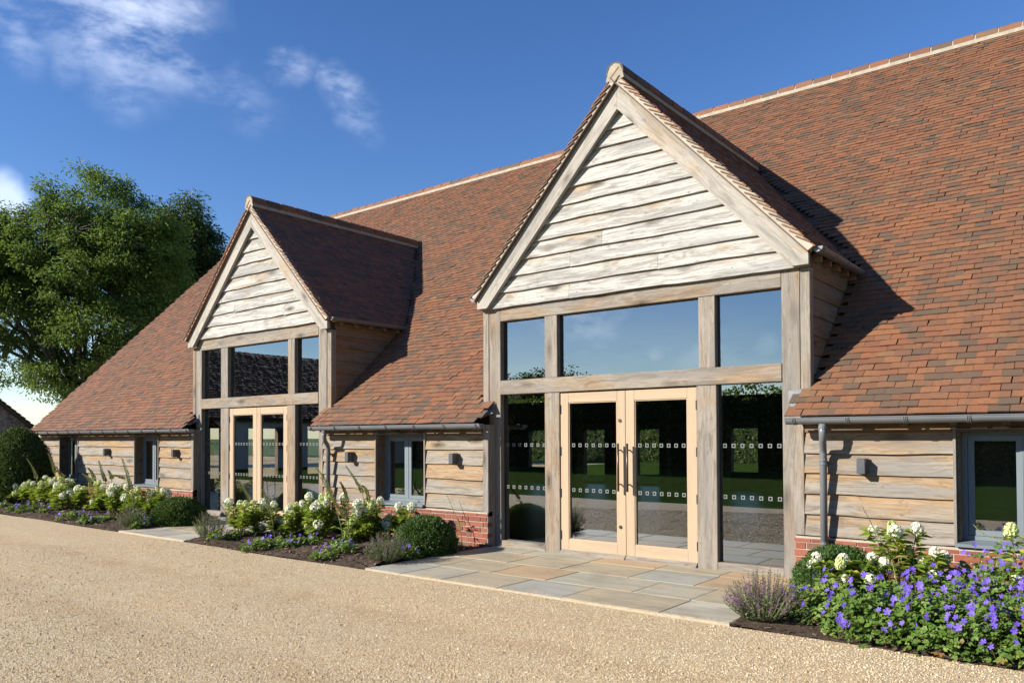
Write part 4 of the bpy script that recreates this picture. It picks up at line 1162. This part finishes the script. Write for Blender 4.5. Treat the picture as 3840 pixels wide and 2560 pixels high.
c1 = lambda x, y: (x*.30612, 1640+y*.30612)
c2 = lambda x, y: (800+x*.40816, 1750+y*.40816)
c6 = lambda x, y: (2640+x*.7398, 1400+y*.7398)
def plant_h(cf, basepx, Y, headpx, size, label, group, **kw):
    b = at_y(*cf(*basepx), Y)
    heads = []
    for hx, hy in headpx:
        y = Y+rnd.uniform(-.18, .16); heads.append(at_y(*cf(hx, hy), y))
    hydrangea((b[0], Y), heads, size, label, group, **kw)
g_a, g_b, g_c = 'hydrangeas in the long bed', 'hydrangeas between the two entrances', 'hydrangeas among the violet geraniums'
la = 'white hydrangea with pale green leaves in the long bed under the far wing'
lb_ = 'white hydrangea growing between the narrow patio and the single grey window'
for bpx, Y, hp in [
    ((150, 830), -1.35, [(125, 612), (190, 600), (100, 735), (185, 690), (230, 815)]),
    ((290, 830), -1.30, [(345, 597), (297, 580), (285, 618), (245, 690), (360, 550), (250, 660)]),
    ((440, 840), -1.25, [(438, 590), (405, 565), (440, 640), (505, 570), (512, 610), (435, 750), (375, 690)]),
    ((610, 850), -1.20, [(560, 497), (610, 520), (570, 575), (635, 550), (680, 515), (540, 640)]),
    ((700, 870), -1.45, [(700, 590), (660, 690), (765, 715), (675, 785), (690, 640), (760, 590)]),
    ((840, 860), -1.15, [(750, 525), (810, 565), (805, 625), (870, 555), (860, 675), (890, 705), (835, 535)]),
    ((920, 900), -1.25, [(945, 645), (1030, 625), (900, 745), (985, 770)]),
    ((1190, 930), -1.20, [(1125, 530), (1180, 565), (1215, 555), (1265, 605), (1140, 790), (1230, 750)]),
    ((1380, 940), -1.20, [(1395, 625), (1360, 700), (1490, 610), (1430, 720), (1285, 745), (1345, 660)]),
    ((1500, 960), -1.10, [(1565, 605), (1525, 740), (1630, 675), (1450, 640)]),
    ((1790, 960), -1.00, [(1690, 650), (1710, 740), (1805, 655), (1830, 765), (1670, 870)]),
    ((1890, 930), -.85, [(1925, 655), (2005, 655), (1860, 690), (2055, 690)])]:
    plant_h(c1, bpx, Y, hp, .165, la, g_a, nleaf=520, leaf=.12, lime=.45, extra=7)
for bpx, Y, hp in [
    ((250, 650), -1.70, [(145, 325), (245, 350), (300, 345)]),
    ((410, 620), -1.35, [(365, 330), (365, 395), (450, 345), (440, 550)]),
    ((560, 620), -1.10, [(555, 350), (595, 505), (630, 530), (480, 420)]),
    ((690, 640), -1.30, [(700, 385), (690, 410), (720, 425), (630, 615), (680, 490)]),
    ((800, 640), -1.00, [(765, 350), (825, 350), (750, 520), (720, 575), (805, 550)]),
    ((930, 650), -1.25, [(880, 275), (925, 375), (960, 365), (870, 540), (965, 530), (990, 580)]),
    ((1010, 620), -.95, [(1005, 285), (1055, 280), (1010, 330), (1040, 335), (970, 400), (1055, 455), (1060, 555)]),
    ((1210, 640), -.95, [(1195, 285), (1130, 475), (1205, 425)]),
    ((1330, 660), -1.00, [(1320, 345), (1330, 435), (1295, 460), (1320, 490), (1265, 520), (1245, 500)]),
    ((1420, 660), -.85, [(1370, 340), (1440, 330), (1445, 375), (1385, 445), (1400, 420)]),
    ((1480, 640), -.70, [(1535, 315), (1465, 345), (1420, 470)]),
    ((1640, 600), -.60, [(1700, 370), (1825, 370), (1615, 465), (1590, 515), (1600, 545), (1720, 410)])]:
    plant_h(c2, bpx, Y, hp, .150, lb_, g_b, nleaf=500, leaf=.105, lime=.35, extra=7)
plant_h(c6, (770, 1200), -1.30, [(570, 930), (545, 972), (595, 975), (705, 948), (690, 965), (852, 930), (915, 958), (710, 1045), (660, 1070), (845, 1040), (610, 1140), (648, 1125)], .122,
        'low white hydrangea in front of the box ball by the downpipe', g_c, nleaf=560, leaf=.105, lime=.1)
plant_h(c6, (1020, 1150), -.95, [(955, 775), (860, 790), (970, 800), (1080, 790), (1040, 915), (1170, 908), (1110, 955), (1140, 1020), (1165, 1030), (1215, 935)], .125,
        'taller white hydrangea casting a shadow on the boards by the downpipe', g_c, nleaf=560, leaf=.115, lime=.1)
plant_h(c6, (1640, 1100), -1.20, [(1555, 800), (1600, 1040), (1680, 900), (1720, 780)], .140,
        'hydrangea with one lime green head in front of the grey window sill', g_c, nleaf=130, leaf=.10, lime=.9)

# foxgloves gone to seed
def foxglove(base, pts, label, group, pods=70, pr=.011, leaves=10):
    e = empty('foxglove', (base[0], base[1], 0)); tag(e, label, 'foxglove', group)
    P_ = [Vector((base[0], base[1], .01))]+[Vector(p) for p in pts]
    # smooth polyline
    sm = []
    for i in range(len(P_)-1):
        p0, p1, p2, p3 = P_[max(i-1, 0)], P_[i], P_[i+1], P_[min(i+2, len(P_)-1)]
        for k in range(8):
            t_ = k/8
            sm.append(.5*((2*p1)+(-p0+p2)*t_+(2*p0-5*p1+4*p2-p3)*t_*t_+(-p0+3*p1-3*p2+p3)*t_**3))
    sm.append(P_[-1]); n = len(sm)
    st = MB(); st.tube(sm, [.007*(1-.65*i/n) for i in range(n)], 5); obj('stem', st.mesh(), e, mat=M_STEM)
    pd = MB()
    for k in range(pods):
        f_ = .42+.575*k/pods; i = f_*(n-1); a = sm[int(i)].lerp(sm[min(int(i)+1, n-1)], i-int(i))
        an = k*2.4; s_ = pr*(1.15-.75*(k/pods))*rnd.uniform(.8, 1.2)
        o = a+Vector((math.cos(an), math.sin(an), .35))*s_*1.15
        up = Vector((math.cos(an)*.7, math.sin(an)*.7, .6)).normalized(); q_ = up.orthogonal().normalized()*s_*.62; w_ = up.cross(q_).normalized()*s_*.62
        pd.add([o-up*s_*.8, o+q_, o+w_, o-q_, o-w_, o+up*s_*1.25], [(0, 2, 1), (0, 3, 2), (0, 4, 3), (0, 1, 4), (5, 1, 2), (5, 2, 3), (5, 3, 4), (5, 4, 1)], (k/pods*.45+rnd.uniform(0, .5)) if rnd.random() < .7 else .8+rnd.random()*.19)
    obj('seed_pods', pd.mesh(), e, mat=M_FLEAF, kind='stuff')
    if leaves:
        LC, LD = [], []
        for k in range(leaves):
            p = sm[int(rnd.uniform(.04, .42)*n)]; an = rnd.uniform(0, 6.28)
            LC.append(p[:]); LD.append((math.cos(an), math.sin(an), rnd.uniform(-.1, .7)))
        L_ = rng.uniform(.08, .17, leaves)
        obj('foliage', leaf_mesh(np.array(LC), np.array(LD), np.tile([0, 0, 1.], (leaves, 1))+rng.normal(0, .3, (leaves, 3)), L_, L_*.28), e, mat=M_FLEAF)
fa = 'foxglove gone to seed leaning over hydrangeas in the long bed'
fb = 'tall foxglove gone to seed among hydrangeas between the entrances'
def fox(cf, base, Y, pts, label, group, **kw):
    b = at_y(*cf(*base), Y); foxglove((b[0], Y), [at_y(*cf(*p), Y+rnd.uniform(-.05, .05)) for p in pts], label, group, **kw)
for b, Y, pts in [((130, 840), -1.3, [(100, 560), (15, 430)]), ((230, 840), -1.2, [(235, 570), (190, 480), (110, 370)]),
                  ((460, 850), -1.2, [(455, 560), (415, 400), (320, 245)]), ((680, 850), -1.1, [(678, 480), (650, 340), (590, 190)]),
                  ((840, 880), -1.2, [(790, 520), (735, 450), (690, 350)]), ((870, 880), -1.1, [(850, 570), (745, 430)]),
                  ((1150, 940), -1.2, [(1110, 560), (1005, 440)]), ((1200, 930), -1.0, [(1150, 500), (1075, 370)]),
                  ((1340, 940), -1.1, [(1300, 590), (1255, 440), (1210, 280)]), ((1400, 940), -1.0, [(1370, 550), (1365, 480), (1325, 400)]),
                  ((1650, 1010), -1.45, [(1620, 700), (1560, 460), (1495, 255)]), ((1640, 1010), -1.40, [(1600, 600), (1480, 490), (1380, 470), (1340, 440)])]:
    fox(c1, b, Y, pts, fa, 'foxgloves in the long bed', pods=110, pr=.021, leaves=8)
for b, Y, pts in [((570, 690), -1.55, [(540, 480), (490, 300), (440, 185)]), ((400, 640), -1.3, [(350, 350), (300, 240), (240, 130)]),
                  ((1215, 720), -1.5, [(1150, 450), (1060, 180), (945, 5)]), ((1272, 800), -1.75, [(1230, 520), (1120, 330), (985, 90)]),
                  ((1250, 700), -1.2, [(1225, 300), (1165, 135)]), ((1400, 660), -.9, [(1380, 300), (1310, 130), (1215, -10)]), ((1440, 660), -.8, [(1420, 270), (1365, 170)])]:
    fox(c2, b, Y, pts, fb, 'foxgloves between the entrances', pods=120, pr=.016, leaves=9)
fox(c2, (2290, 735), -.32, [(2260, 540), (2200, 390), (2145, 255)], 'thin dry foxglove stem against the brick plinth by the box ball', 'foxgloves between the entrances', pods=22, pr=.008, leaves=7)
fox(c6, (1015, 1170), -1.45, [(950, 940), (870, 800), (800, 670)], 'dry foxglove stem rising from geraniums in front of the wall light', 'foxgloves among the geraniums', pods=40, pr=.008, leaves=12)
fox(c6, (1750, 1150), -1.35, [(1660, 890), (1540, 845), (1430, 820), (1365, 765)], 'dry foxglove stem drooping across the grey window', 'foxgloves among the geraniums', pods=44, pr=.008, leaves=10)

# geraniums
def geranium(c, r_, h, nl, nf, label, group, leaf=.05, fs=.021, lean=0.0, fmin=.55):
    e = empty('geranium', (c[0], c[1], 0)); tag(e, label, 'geranium', group)
    n = nl
    a = rng.random(n)*6.28; q_ = np.sqrt(rng.random(n)); zz = rng.random(n)**.6
    prof = np.sqrt(np.clip(1-q_**2.4, 0, 1))
    C = np.stack([c[0]+np.cos(a)*q_*r_, c[1]+np.sin(a)*q_*r_, .02+zz*prof*h*(1+.25*np.sin(a*3+q_*5))], -1)
    # each leaf is cut into three lobes
    L_ = leaf*rng.uniform(.6, 1.25, n); az = rng.random(n)*6.28
    Cs, Ds, Ns, Ls = [], [], [], []
    nr = unit(np.array([-.25, -.45, 1.0])+rng.normal(0, .42, (n, 3)))
    for da in (-.85, 0, .85):
        D = np.stack([np.cos(az+da), np.sin(az+da), np.full(n, .05)], -1)
        D = unit(D-nr*np.sum(D*nr, -1, keepdims=True))
        Cs.append(C); Ds.append(D); Ns.append(nr); Ls.append(L_*(1 if da == 0 else .85))
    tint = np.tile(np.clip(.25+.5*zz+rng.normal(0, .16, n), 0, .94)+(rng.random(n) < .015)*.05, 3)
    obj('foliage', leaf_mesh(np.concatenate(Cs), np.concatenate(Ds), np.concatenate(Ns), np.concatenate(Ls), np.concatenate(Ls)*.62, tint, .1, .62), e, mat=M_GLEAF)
    stm = MB()
    for k in range(nf):
        an = rnd.uniform(0, 6.28); qq = math.sqrt(rnd.random())*.98
        x, y = c[0]+math.cos(an)*qq*r_, c[1]+math.sin(an)*qq*r_
        z = .03+math.sqrt(max(0, 1-qq**2.4))*h*rnd.uniform(.80, 1.12)*(1+.25*math.sin(an*3+qq*5))+.03
        if y < FRONT-.05: continue
        nrm = Vector((rnd.gauss(-.25, .5)+math.cos(an)*qq*.5, rnd.gauss(-.65, .45)+math.sin(an)*qq*.5, rnd.uniform(.25, 1.0))).normalized()
        s_ = fs*rnd.uniform(.78, 1.15)
        M = Matrix.Translation((x, y, z)) @ nrm.to_track_quat('Z', 'Y').to_matrix().to_4x4() @ Matrix.Rotation(rnd.uniform(0, 6.28), 4, 'Z') @ Matrix.Diagonal((s_, s_*rnd.uniform(.8, 1), s_*rnd.uniform(.8, 2.2), 1))
        o = bpy.data.objects.new('flower', GER); link(o, e, M)
        stm.tube([(x+rnd.uniform(-.03, .03), y+rnd.uniform(-.03, .03), max(.02, z-.15)), (x, y, z-.003)], .0014, 3, cap=False)
    obj('stems', stm.mesh(fix=False), e, mat=M_STEM, kind='stuff')
gm = 'violet geranium in full flower massed along the gravel beside the downpipe'
for c, r_, h, nl, nf in [((-2.02, -1.72), .38, .28, 900, 34), ((-1.52, -1.95), .46, .33, 1500, 70), ((-1.05, -1.98), .46, .35, 1600, 95), ((-.55, -1.95), .48, .37, 1700, 105),
                         ((-1.25, -1.30), .48, .34, 1300, 70), ((-.75, -1.28), .50, .48, 1500, 95), ((-.25, -1.38), .52, .50, 1500, 80), ((-.05, -1.95), .48, .38, 1300, 60), ((-.85, -.72), .42, .52, 900, 50), ((.5, -1.5), .6, .45, 900, 20)]:
    geranium(c, r_, h, nl, nf, gm, 'massed geraniums', leaf=.042, fs=.0255)
gs1 = 'small violet geranium on bare mulch at the front of the long bed'
gs2 = 'small violet geranium on bare mulch between the two entrances'
for px in [(60, 870), (170, 910), (230, 905), (300, 930), (410, 890), (560, 945), (690, 900), (930, 985), (830, 1020), (1060, 1060), (1180, 1040), (1140, 1060), (1310, 1040), (1690, 1040), (1870, 1085), (1700, 1125), (1770, 1000), (1690, 960)]:
    b = at_z(*c1(*px)); 
    geranium((b[0], max(b[1], FRONT+.1)), rnd.uniform(.13, .22), rnd.uniform(.09, .16), 110, rnd.randint(2, 5), gs1, 'small geraniums in the long bed', leaf=.05, fs=.034)
for px in [(30, 690), (150, 680), (210, 660), (330, 640), (360, 770), (440, 745), (585, 750), (690, 760), (780, 740), (880, 740), (1110, 790), (1200, 770), (1200, 810), (1000, 850), (1240, 720), (1300, 700), (1520, 690), (1710, 840), (1810, 850)]:
    b = at_z(*c2(*px)); 
    geranium((b[0], max(b[1], FRONT+.1)), rnd.uniform(.12, .20), rnd.uniform(.09, .17), 120, rnd.randint(2, 5), gs2, 'small geraniums between the entrances', leaf=.045, fs=.027)

# catmint
def catmint(c, r_, h, ns, label, flower):
    e = empty('catmint', (c[0], c[1], 0)); tag(e, label, 'catmint', 'catmint at the patio corners')
    st = MB(); LC, LD, FC, FD = [], [], [], []
    for k in range(ns):
        an = rnd.uniform(0, 6.28); q_ = math.sqrt(rnd.random())
        tip = Vector((c[0]+math.cos(an)*q_*r_, c[1]+math.sin(an)*q_*r_, h*rnd.uniform(.65, 1.05)*(1-.45*q_*q_)))
        b = Vector((c[0]+math.cos(an)*q_*r_*.3, c[1]+math.sin(an)*q_*r_*.3, .01))
        mid = b.lerp(tip, .5)+Vector((math.cos(an), math.sin(an), 0))*.02
        st.tube([b, mid, tip], [.003, .0025, .0015], 4, cap=False)
        fl = rnd.random() < flower
        for j in range(20):
            f_ = .12+.85*j/20; p = b.lerp(mid, f_*2) if f_ < .5 else mid.lerp(tip, f_*2-1)
            a2 = rnd.uniform(0, 6.28); dd = (math.cos(a2), math.sin(a2), rnd.uniform(0, .8))
            if fl and f_ > .60:
                for _ in range(2):
                    a2 = rnd.uniform(0, 6.28); FC.append(p[:]); FD.append((math.cos(a2), math.sin(a2), rnd.uniform(-.2, .7)))
            else: LC.append(p[:]); LD.append(dd)
    obj('stems', st.mesh(fix=False), e, mat=M_STEM, kind='stuff')
    n = len(LC); obj('foliage', leaf_mesh(np.array(LC), np.array(LD), np.tile([0, -.3, 1.], (n, 1))+rng.normal(0, .5, (n, 3)), rng.uniform(.016, .034, n), .013), e, mat=M_CLEAF)
    n = len(FC)
    if n: obj('blossom', leaf_mesh(np.array(FC), np.array(FD), rdir(n), rng.uniform(.010, .018, n), .009), e, mat=M_PURPLE)
b = at_z(*c6(270, 1270)); catmint((b[0], b[1]+.12), .36, .45, 190, 'mauve flowering catmint at the corner of the wide patio beside violet geraniums', .6)
b = at_z(*c2(1530, 900)); catmint((b[0], b[1]+.10), .30, .46, 120, 'grey green catmint with faint mauve tips in front of the box ball', .3)
b = at_z(*c1(1520, 1120)); catmint((b[0], b[1]+.12), .28, .44, 100, 'grey green catmint at the edge of the long bed beside the patio', .08)
b = at_z(760, 2025); catmint((b[0], b[1]+.10), .27, .47, 100, 'catmint with pink tips at the corner of the narrow patio', .25)

# path spotlights: small black garden spikes
for px, cf, lbl in [((1330, 640), c2, 'black garden spotlight on a stake among hydrangeas between the entrances'), ((1010, 705), c1, 'black garden spotlight by the plinth behind the long bed')]:
    Y = -.55; b = at_y(*cf(*px), Y)
    e = empty('garden_spotlight', (b[0], Y, 0)); tag(e, lbl, 'spotlight', 'garden spotlights')
    k = MB(); k.tube([(b[0], Y, .0), (b[0], Y, .34)], .02, 8); obj('stake', k.mesh(), e, mat=M_BLACK)
    k = MB(); k.tube([(b[0]-.02, Y+.05, .36), (b[0]+.03, Y-.10, .46)], [.035, .05], 12); obj('lamp_head', k.mesh(), e, mat=M_BLACK)

# ------------------------------------------------------------------ trees, hedge, neighbouring buildings
def tree(name, label, base, ells, nclus, per, leaf, mat, trunk_r, seed, limbs=26, group=None, low=.35, spread=.75):
    """ells: (centre, radii, weight) of the crown volume"""
    r_ = np.random.default_rng(seed); rr = random.Random(seed)
    e = empty(name, base); tag(e, label, 'tree', group)
    wts = np.array([w_*np.prod(rd) for c, rd, w_ in ells]); wts /= wts.sum()
    idx = r_.choice(len(ells), nclus, p=wts)
    d = unit(r_.normal(size=(nclus, 3))); q_ = r_.random(nclus)**(1/3.)*.62+.38*r_.random(nclus)**.25
    Cc = np.array([ells[i][0] for i in idx])+d*q_[:, None]*np.array([ells[i][1] for i in idx])
    base = Vector(base)
    allc = np.array([c for c, _, _ in ells]); mean = Vector(np.average(allc, axis=0, weights=wts))
    fork = base.lerp(Vector((base.x*.7+mean.x*.3, base.y*.7+mean.y*.3, mean.z)), low)
    br = MB()
    br.tube([base, base.lerp(fork, .5)+Vector((.1, .05, 0)), fork], [trunk_r*1.25, trunk_r, trunk_r*.8], 10)
    nodes = [fork]
    tips = Cc[r_.choice(nclus, limbs, replace=False)]
    for tp in tips:
        tp = Vector(tp)
        s_ = fork if rr.random() < .6 else rr.choice(nodes[-12:])
        L_ = (tp-s_).length
        mid = s_.lerp(tp, .5)+Vector((rr.uniform(-.1, .1), rr.uniform(-.1, .1), .12))*L_
        pts = []
        for k in range(9):
            t_ = k/8; pts.append((1-t_)**2*s_+2*t_*(1-t_)*mid+t_*t_*tp + Vector((rr.uniform(-1, 1), rr.uniform(-1, 1), rr.uniform(-1, 1)))*.018*L_)
        r0 = trunk_r*rr.uniform(.30, .52)
        br.tube(pts, [r0*(1-.88*k/8) for k in range(9)], 6, cap=False)
        nodes += pts[2:]
    nn = np.array([v[:] for v in nodes])
    for k in range(nclus):
        if rr.random() > .7: continue
        j = np.argmin(np.sum((nn-Cc[k])**2, -1)); a = Vector(nn[j]); b_ = Vector(Cc[k])
        m_ = a.lerp(b_, .5)+Vector((rr.uniform(-.1, .1), rr.uniform(-.1, .1), rr.uniform(-.05, .15)))
        br.tube([a, m_, b_], [.04, .028, .012], 4, cap=False)
    obj('trunk', br.mesh(fix=False), e, mat=M_WOOD)
    n = nclus*per
    ci = np.repeat(np.arange(nclus), per)
    sizes = r_.uniform(.55, 1.2, nclus)*spread
    off = unit(r_.normal(size=(n, 3)))*(r_.random(n)**.5)[:, None]*sizes[ci][:, None]*np.array([1, 1, .62])
    P_ = Cc[ci]+off
    D = unit(off+r_.normal(size=(n, 3))*.35+np.array([0, 0, -.25])); Nr = unit(r_.normal(size=(n, 3))*.55+np.array([-.15, -.35, .9]))
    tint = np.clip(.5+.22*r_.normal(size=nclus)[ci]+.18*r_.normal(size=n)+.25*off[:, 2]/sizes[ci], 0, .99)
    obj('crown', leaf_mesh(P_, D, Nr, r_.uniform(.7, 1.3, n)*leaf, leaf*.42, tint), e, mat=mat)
    return e
def pd3(x, y, t_): return tuple(CAM+ray(x, y)*t_)
T = 40.0; k_ = T/FPX
def ell(x, y, rx, rz, w_=1.0, dt=0.0, ry=None):
    return (pd3(x, y, T+dt), ((rx*k_), (ry or rx)*k_, rz*k_), w_)
gb = pd3(320, 1400, T); 
tree('ash_tree', 'large sunlit ash tree with open branching rising behind the barn roof', (gb[0], gb[1], 0),
     [ell(340, 800, 185, 170), ell(190, 920, 200, 170), ell(20, 960, 190, 190), ell(500, 930, 200, 190), ell(330, 1020, 260, 170), ell(620, 1080, 120, 150, .8),
      ell(60, 1180, 220, 130, 1), ell(400, 1220, 220, 140, .85), ell(20, 1380, 150, 90, .8), ell(230, 1410, 140, 120, .8), ell(560, 1230, 130, 110, 1), ell(420, 1370, 130, 80, .9), ell(-150, 1000, 250, 260)],
     1350, 105, .19, M_ASH, .28, 21, limbs=60, low=.30, spread=.74)
T = 52.0; k_ = T/FPX
gb2 = pd3(640, 1300, T)
tree('lime_tree', 'dense darker tree standing behind the ash above the roof slope', (gb2[0], gb2[1], 0),
     [ell(700, 830, 95, 90), ell(760, 930, 80, 110), ell(640, 960, 150, 150), ell(800, 1010, 70, 90), ell(620, 1130, 150, 130), ell(720, 1090, 110, 120)],
     430, 125, .23, M_DARKTREE, .4, 33, limbs=22, low=.5, spread=.95)
# trees across the lawn, mirrored in the glazing
tree('oak_tree', 'broad dark tree beyond the hedge across the lawn', (-38, -44, 0), [((-38, -44, 4.6), (4.0, 4.0, 2.6), 1), ((-35, -44, 3.6), (3.0, 3.0, 2.0), 1), ((-42, -45, 4.5), (3.5, 3.5, 2.6), 1)], 130, 90, .34, M_DARKTREE, .4, 44, limbs=12, low=.5, spread=1.3)

def hedge(x0, x1, y0, y1, h, label):
    e = empty('hedge', ((x0+x1)/2, (y0+y1)/2, 0)); tag(e, label, 'hedge')
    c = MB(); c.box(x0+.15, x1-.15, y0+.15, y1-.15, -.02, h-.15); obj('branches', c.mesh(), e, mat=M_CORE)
    n = 26000
    X = rng.uniform(x0, x1, n); f_ = rng.random(n); top_ = f_ > .8
    Y = np.where(top_, rng.uniform(y0, y1, n), np.where(rng.random(n) < .5, y0, y1)); Z = np.where(top_, h, rng.uniform(0, h, n))
    bump = .18*np.sin(X*1.3)+.12*np.sin(X*3.7+Z*2)
    P_ = np.stack([X, Y+rng.normal(0, .10, n)+np.where(top_, 0, np.where(Y > (y0+y1)/2, bump, -bump)), Z+rng.normal(0, .08, n)+np.where(top_, bump, 0)], -1)
    obj('foliage', leaf_mesh(P_, rdir(n), unit(rng.normal(size=(n, 3))+np.array([0, .4, .6])), .20, .11), e, mat=M_ASH)
hedge(-48, 16, -26.5, -24.5, 3.5, 'long dark clipped hedge across the lawn opposite the barn')
hedge(-45, 12, 34, 36, 3.0, 'clipped hedge beyond the lawn behind the barn')
sheet('rear_lawn', -60, 30, 14.2, 34, -.016, M_LAWN)

def simple_roof_tiles(O, U, V, ulen, nv, parent):
    Pd, a1, a2, a3 = tile_field(O, U, V, ulen, nv, lambda p: np.ones(len(p), bool))
    obj('roof_tiles', tiles_mesh(Pd, a1, a2, a3, rng.random(len(Pd))), parent, mat=M_TILE, kind='stuff')
# flint outbuilding whose gable shows past the end of the barn
fo = empty('outbuilding', (-35, .2, 0)); tag(fo, 'flint walled outbuilding with brick corner and tiled roof beyond the yew', 'outbuilding')
ye, yw, zr, ze = 2.75, -2.6, 4.25, 2.05
mb = MB(); mb.prism([(yw+.15, 0), (ye-.15, 0), (ye-.15, ze), ((ye+yw)/2, zr-.1), (yw+.15, ze)], 'x', -39.0, -31.0); obj('wall', mb.mesh(), fo, mat=M_FLINT)
mb = MB(); mb.box(-31.02, -30.97, .7, 1.55, 0, 1.75); mb.box(-31.03, -30.96, ye-.40, ye-.14, 0, ze-.05); obj('brick_quoin', mb.mesh(), fo, mat=M_BRICK)
for s, y in ((1, ye), (-1, yw)):
    ym = (ye+yw)/2
    mb = MB(); mb.prism([(y, ze-.06), (ym, zr), (ym, zr-.10), (y, ze-.16)], 'x', -39.2, -30.8); obj('roof', mb.mesh(), fo, mat=M_DECK)
    hl = math.hypot(ye-ym, zr-ze+.06)
    simple_roof_tiles((-30.75, y+s*.05, ze-.07) if s > 0 else (-39.2, y-.05, ze-.07), (-1, 0, 0) if s > 0 else (1, 0, 0), (0, (ym-y)/hl, (zr-ze+.06)/hl), 8.4, int(hl/TG)+1, fo)
# long tiled range on the far side of the yard, mirrored in the glazing
ob = empty('yard_barn', (-39, -22, 0)); tag(ob, 'long low tiled barn across the yard mirrored in the glazing', 'barn')
mb = MB(); mb.prism([(-42.5, 0), (-34.5, 0), (-34.5, 2.7), (-38.5, 6.1), (-42.5, 2.7)], 'y', -38, -7); obj('wall', mb.mesh(), ob, mat=M_PLASTER)
mb = MB(); mb.prism([(-34.2, 2.5), (-38.5, 6.2), (-38.5, 6.05), (-34.2, 2.35)], 'y', -38.3, -6.7); mb.prism([(-42.8, 2.5), (-38.5, 6.2), (-38.5, 6.05), (-42.8, 2.35)], 'y', -38.3, -6.7); obj('roof', mb.mesh(), ob, mat=M_DECK)
hl = math.hypot(4.3, 3.7)
Pd, a1, a2, a3 = tile_field((-34.15, -38.3, 2.52), (0, 1, 0), (-4.3/hl, 0, 3.7/hl), 31.6, 28, lambda p: np.ones(len(p), bool))
a1, a2 = a1, a2*2.0
obj('roof_tiles', tiles_mesh(Pd+(Pd-np.array([-34.15, -38.3, 2.52]))*np.array([1, 0, 1]), a1, a2, a3, rng.random(len(Pd))), ob, mat=M_TILE, kind='stuff')
for y in (-12, -16.5, -21):
    mb = MB(); mb.box(-34.49, -34.44, y, y+1.6, 1.0, 2.1); wdo = obj('window', mb.mesh(), ob, mat=M_WINGREY)
    mb = MB(); mb.box(-34.439, -34.43, y+.08, y+.77, 1.08, 2.02); mb.box(-34.439, -34.43, y+.83, y+1.52, 1.08, 2.02); obj('window_glass', mb.mesh(), wdo, mat=M_BLACK)
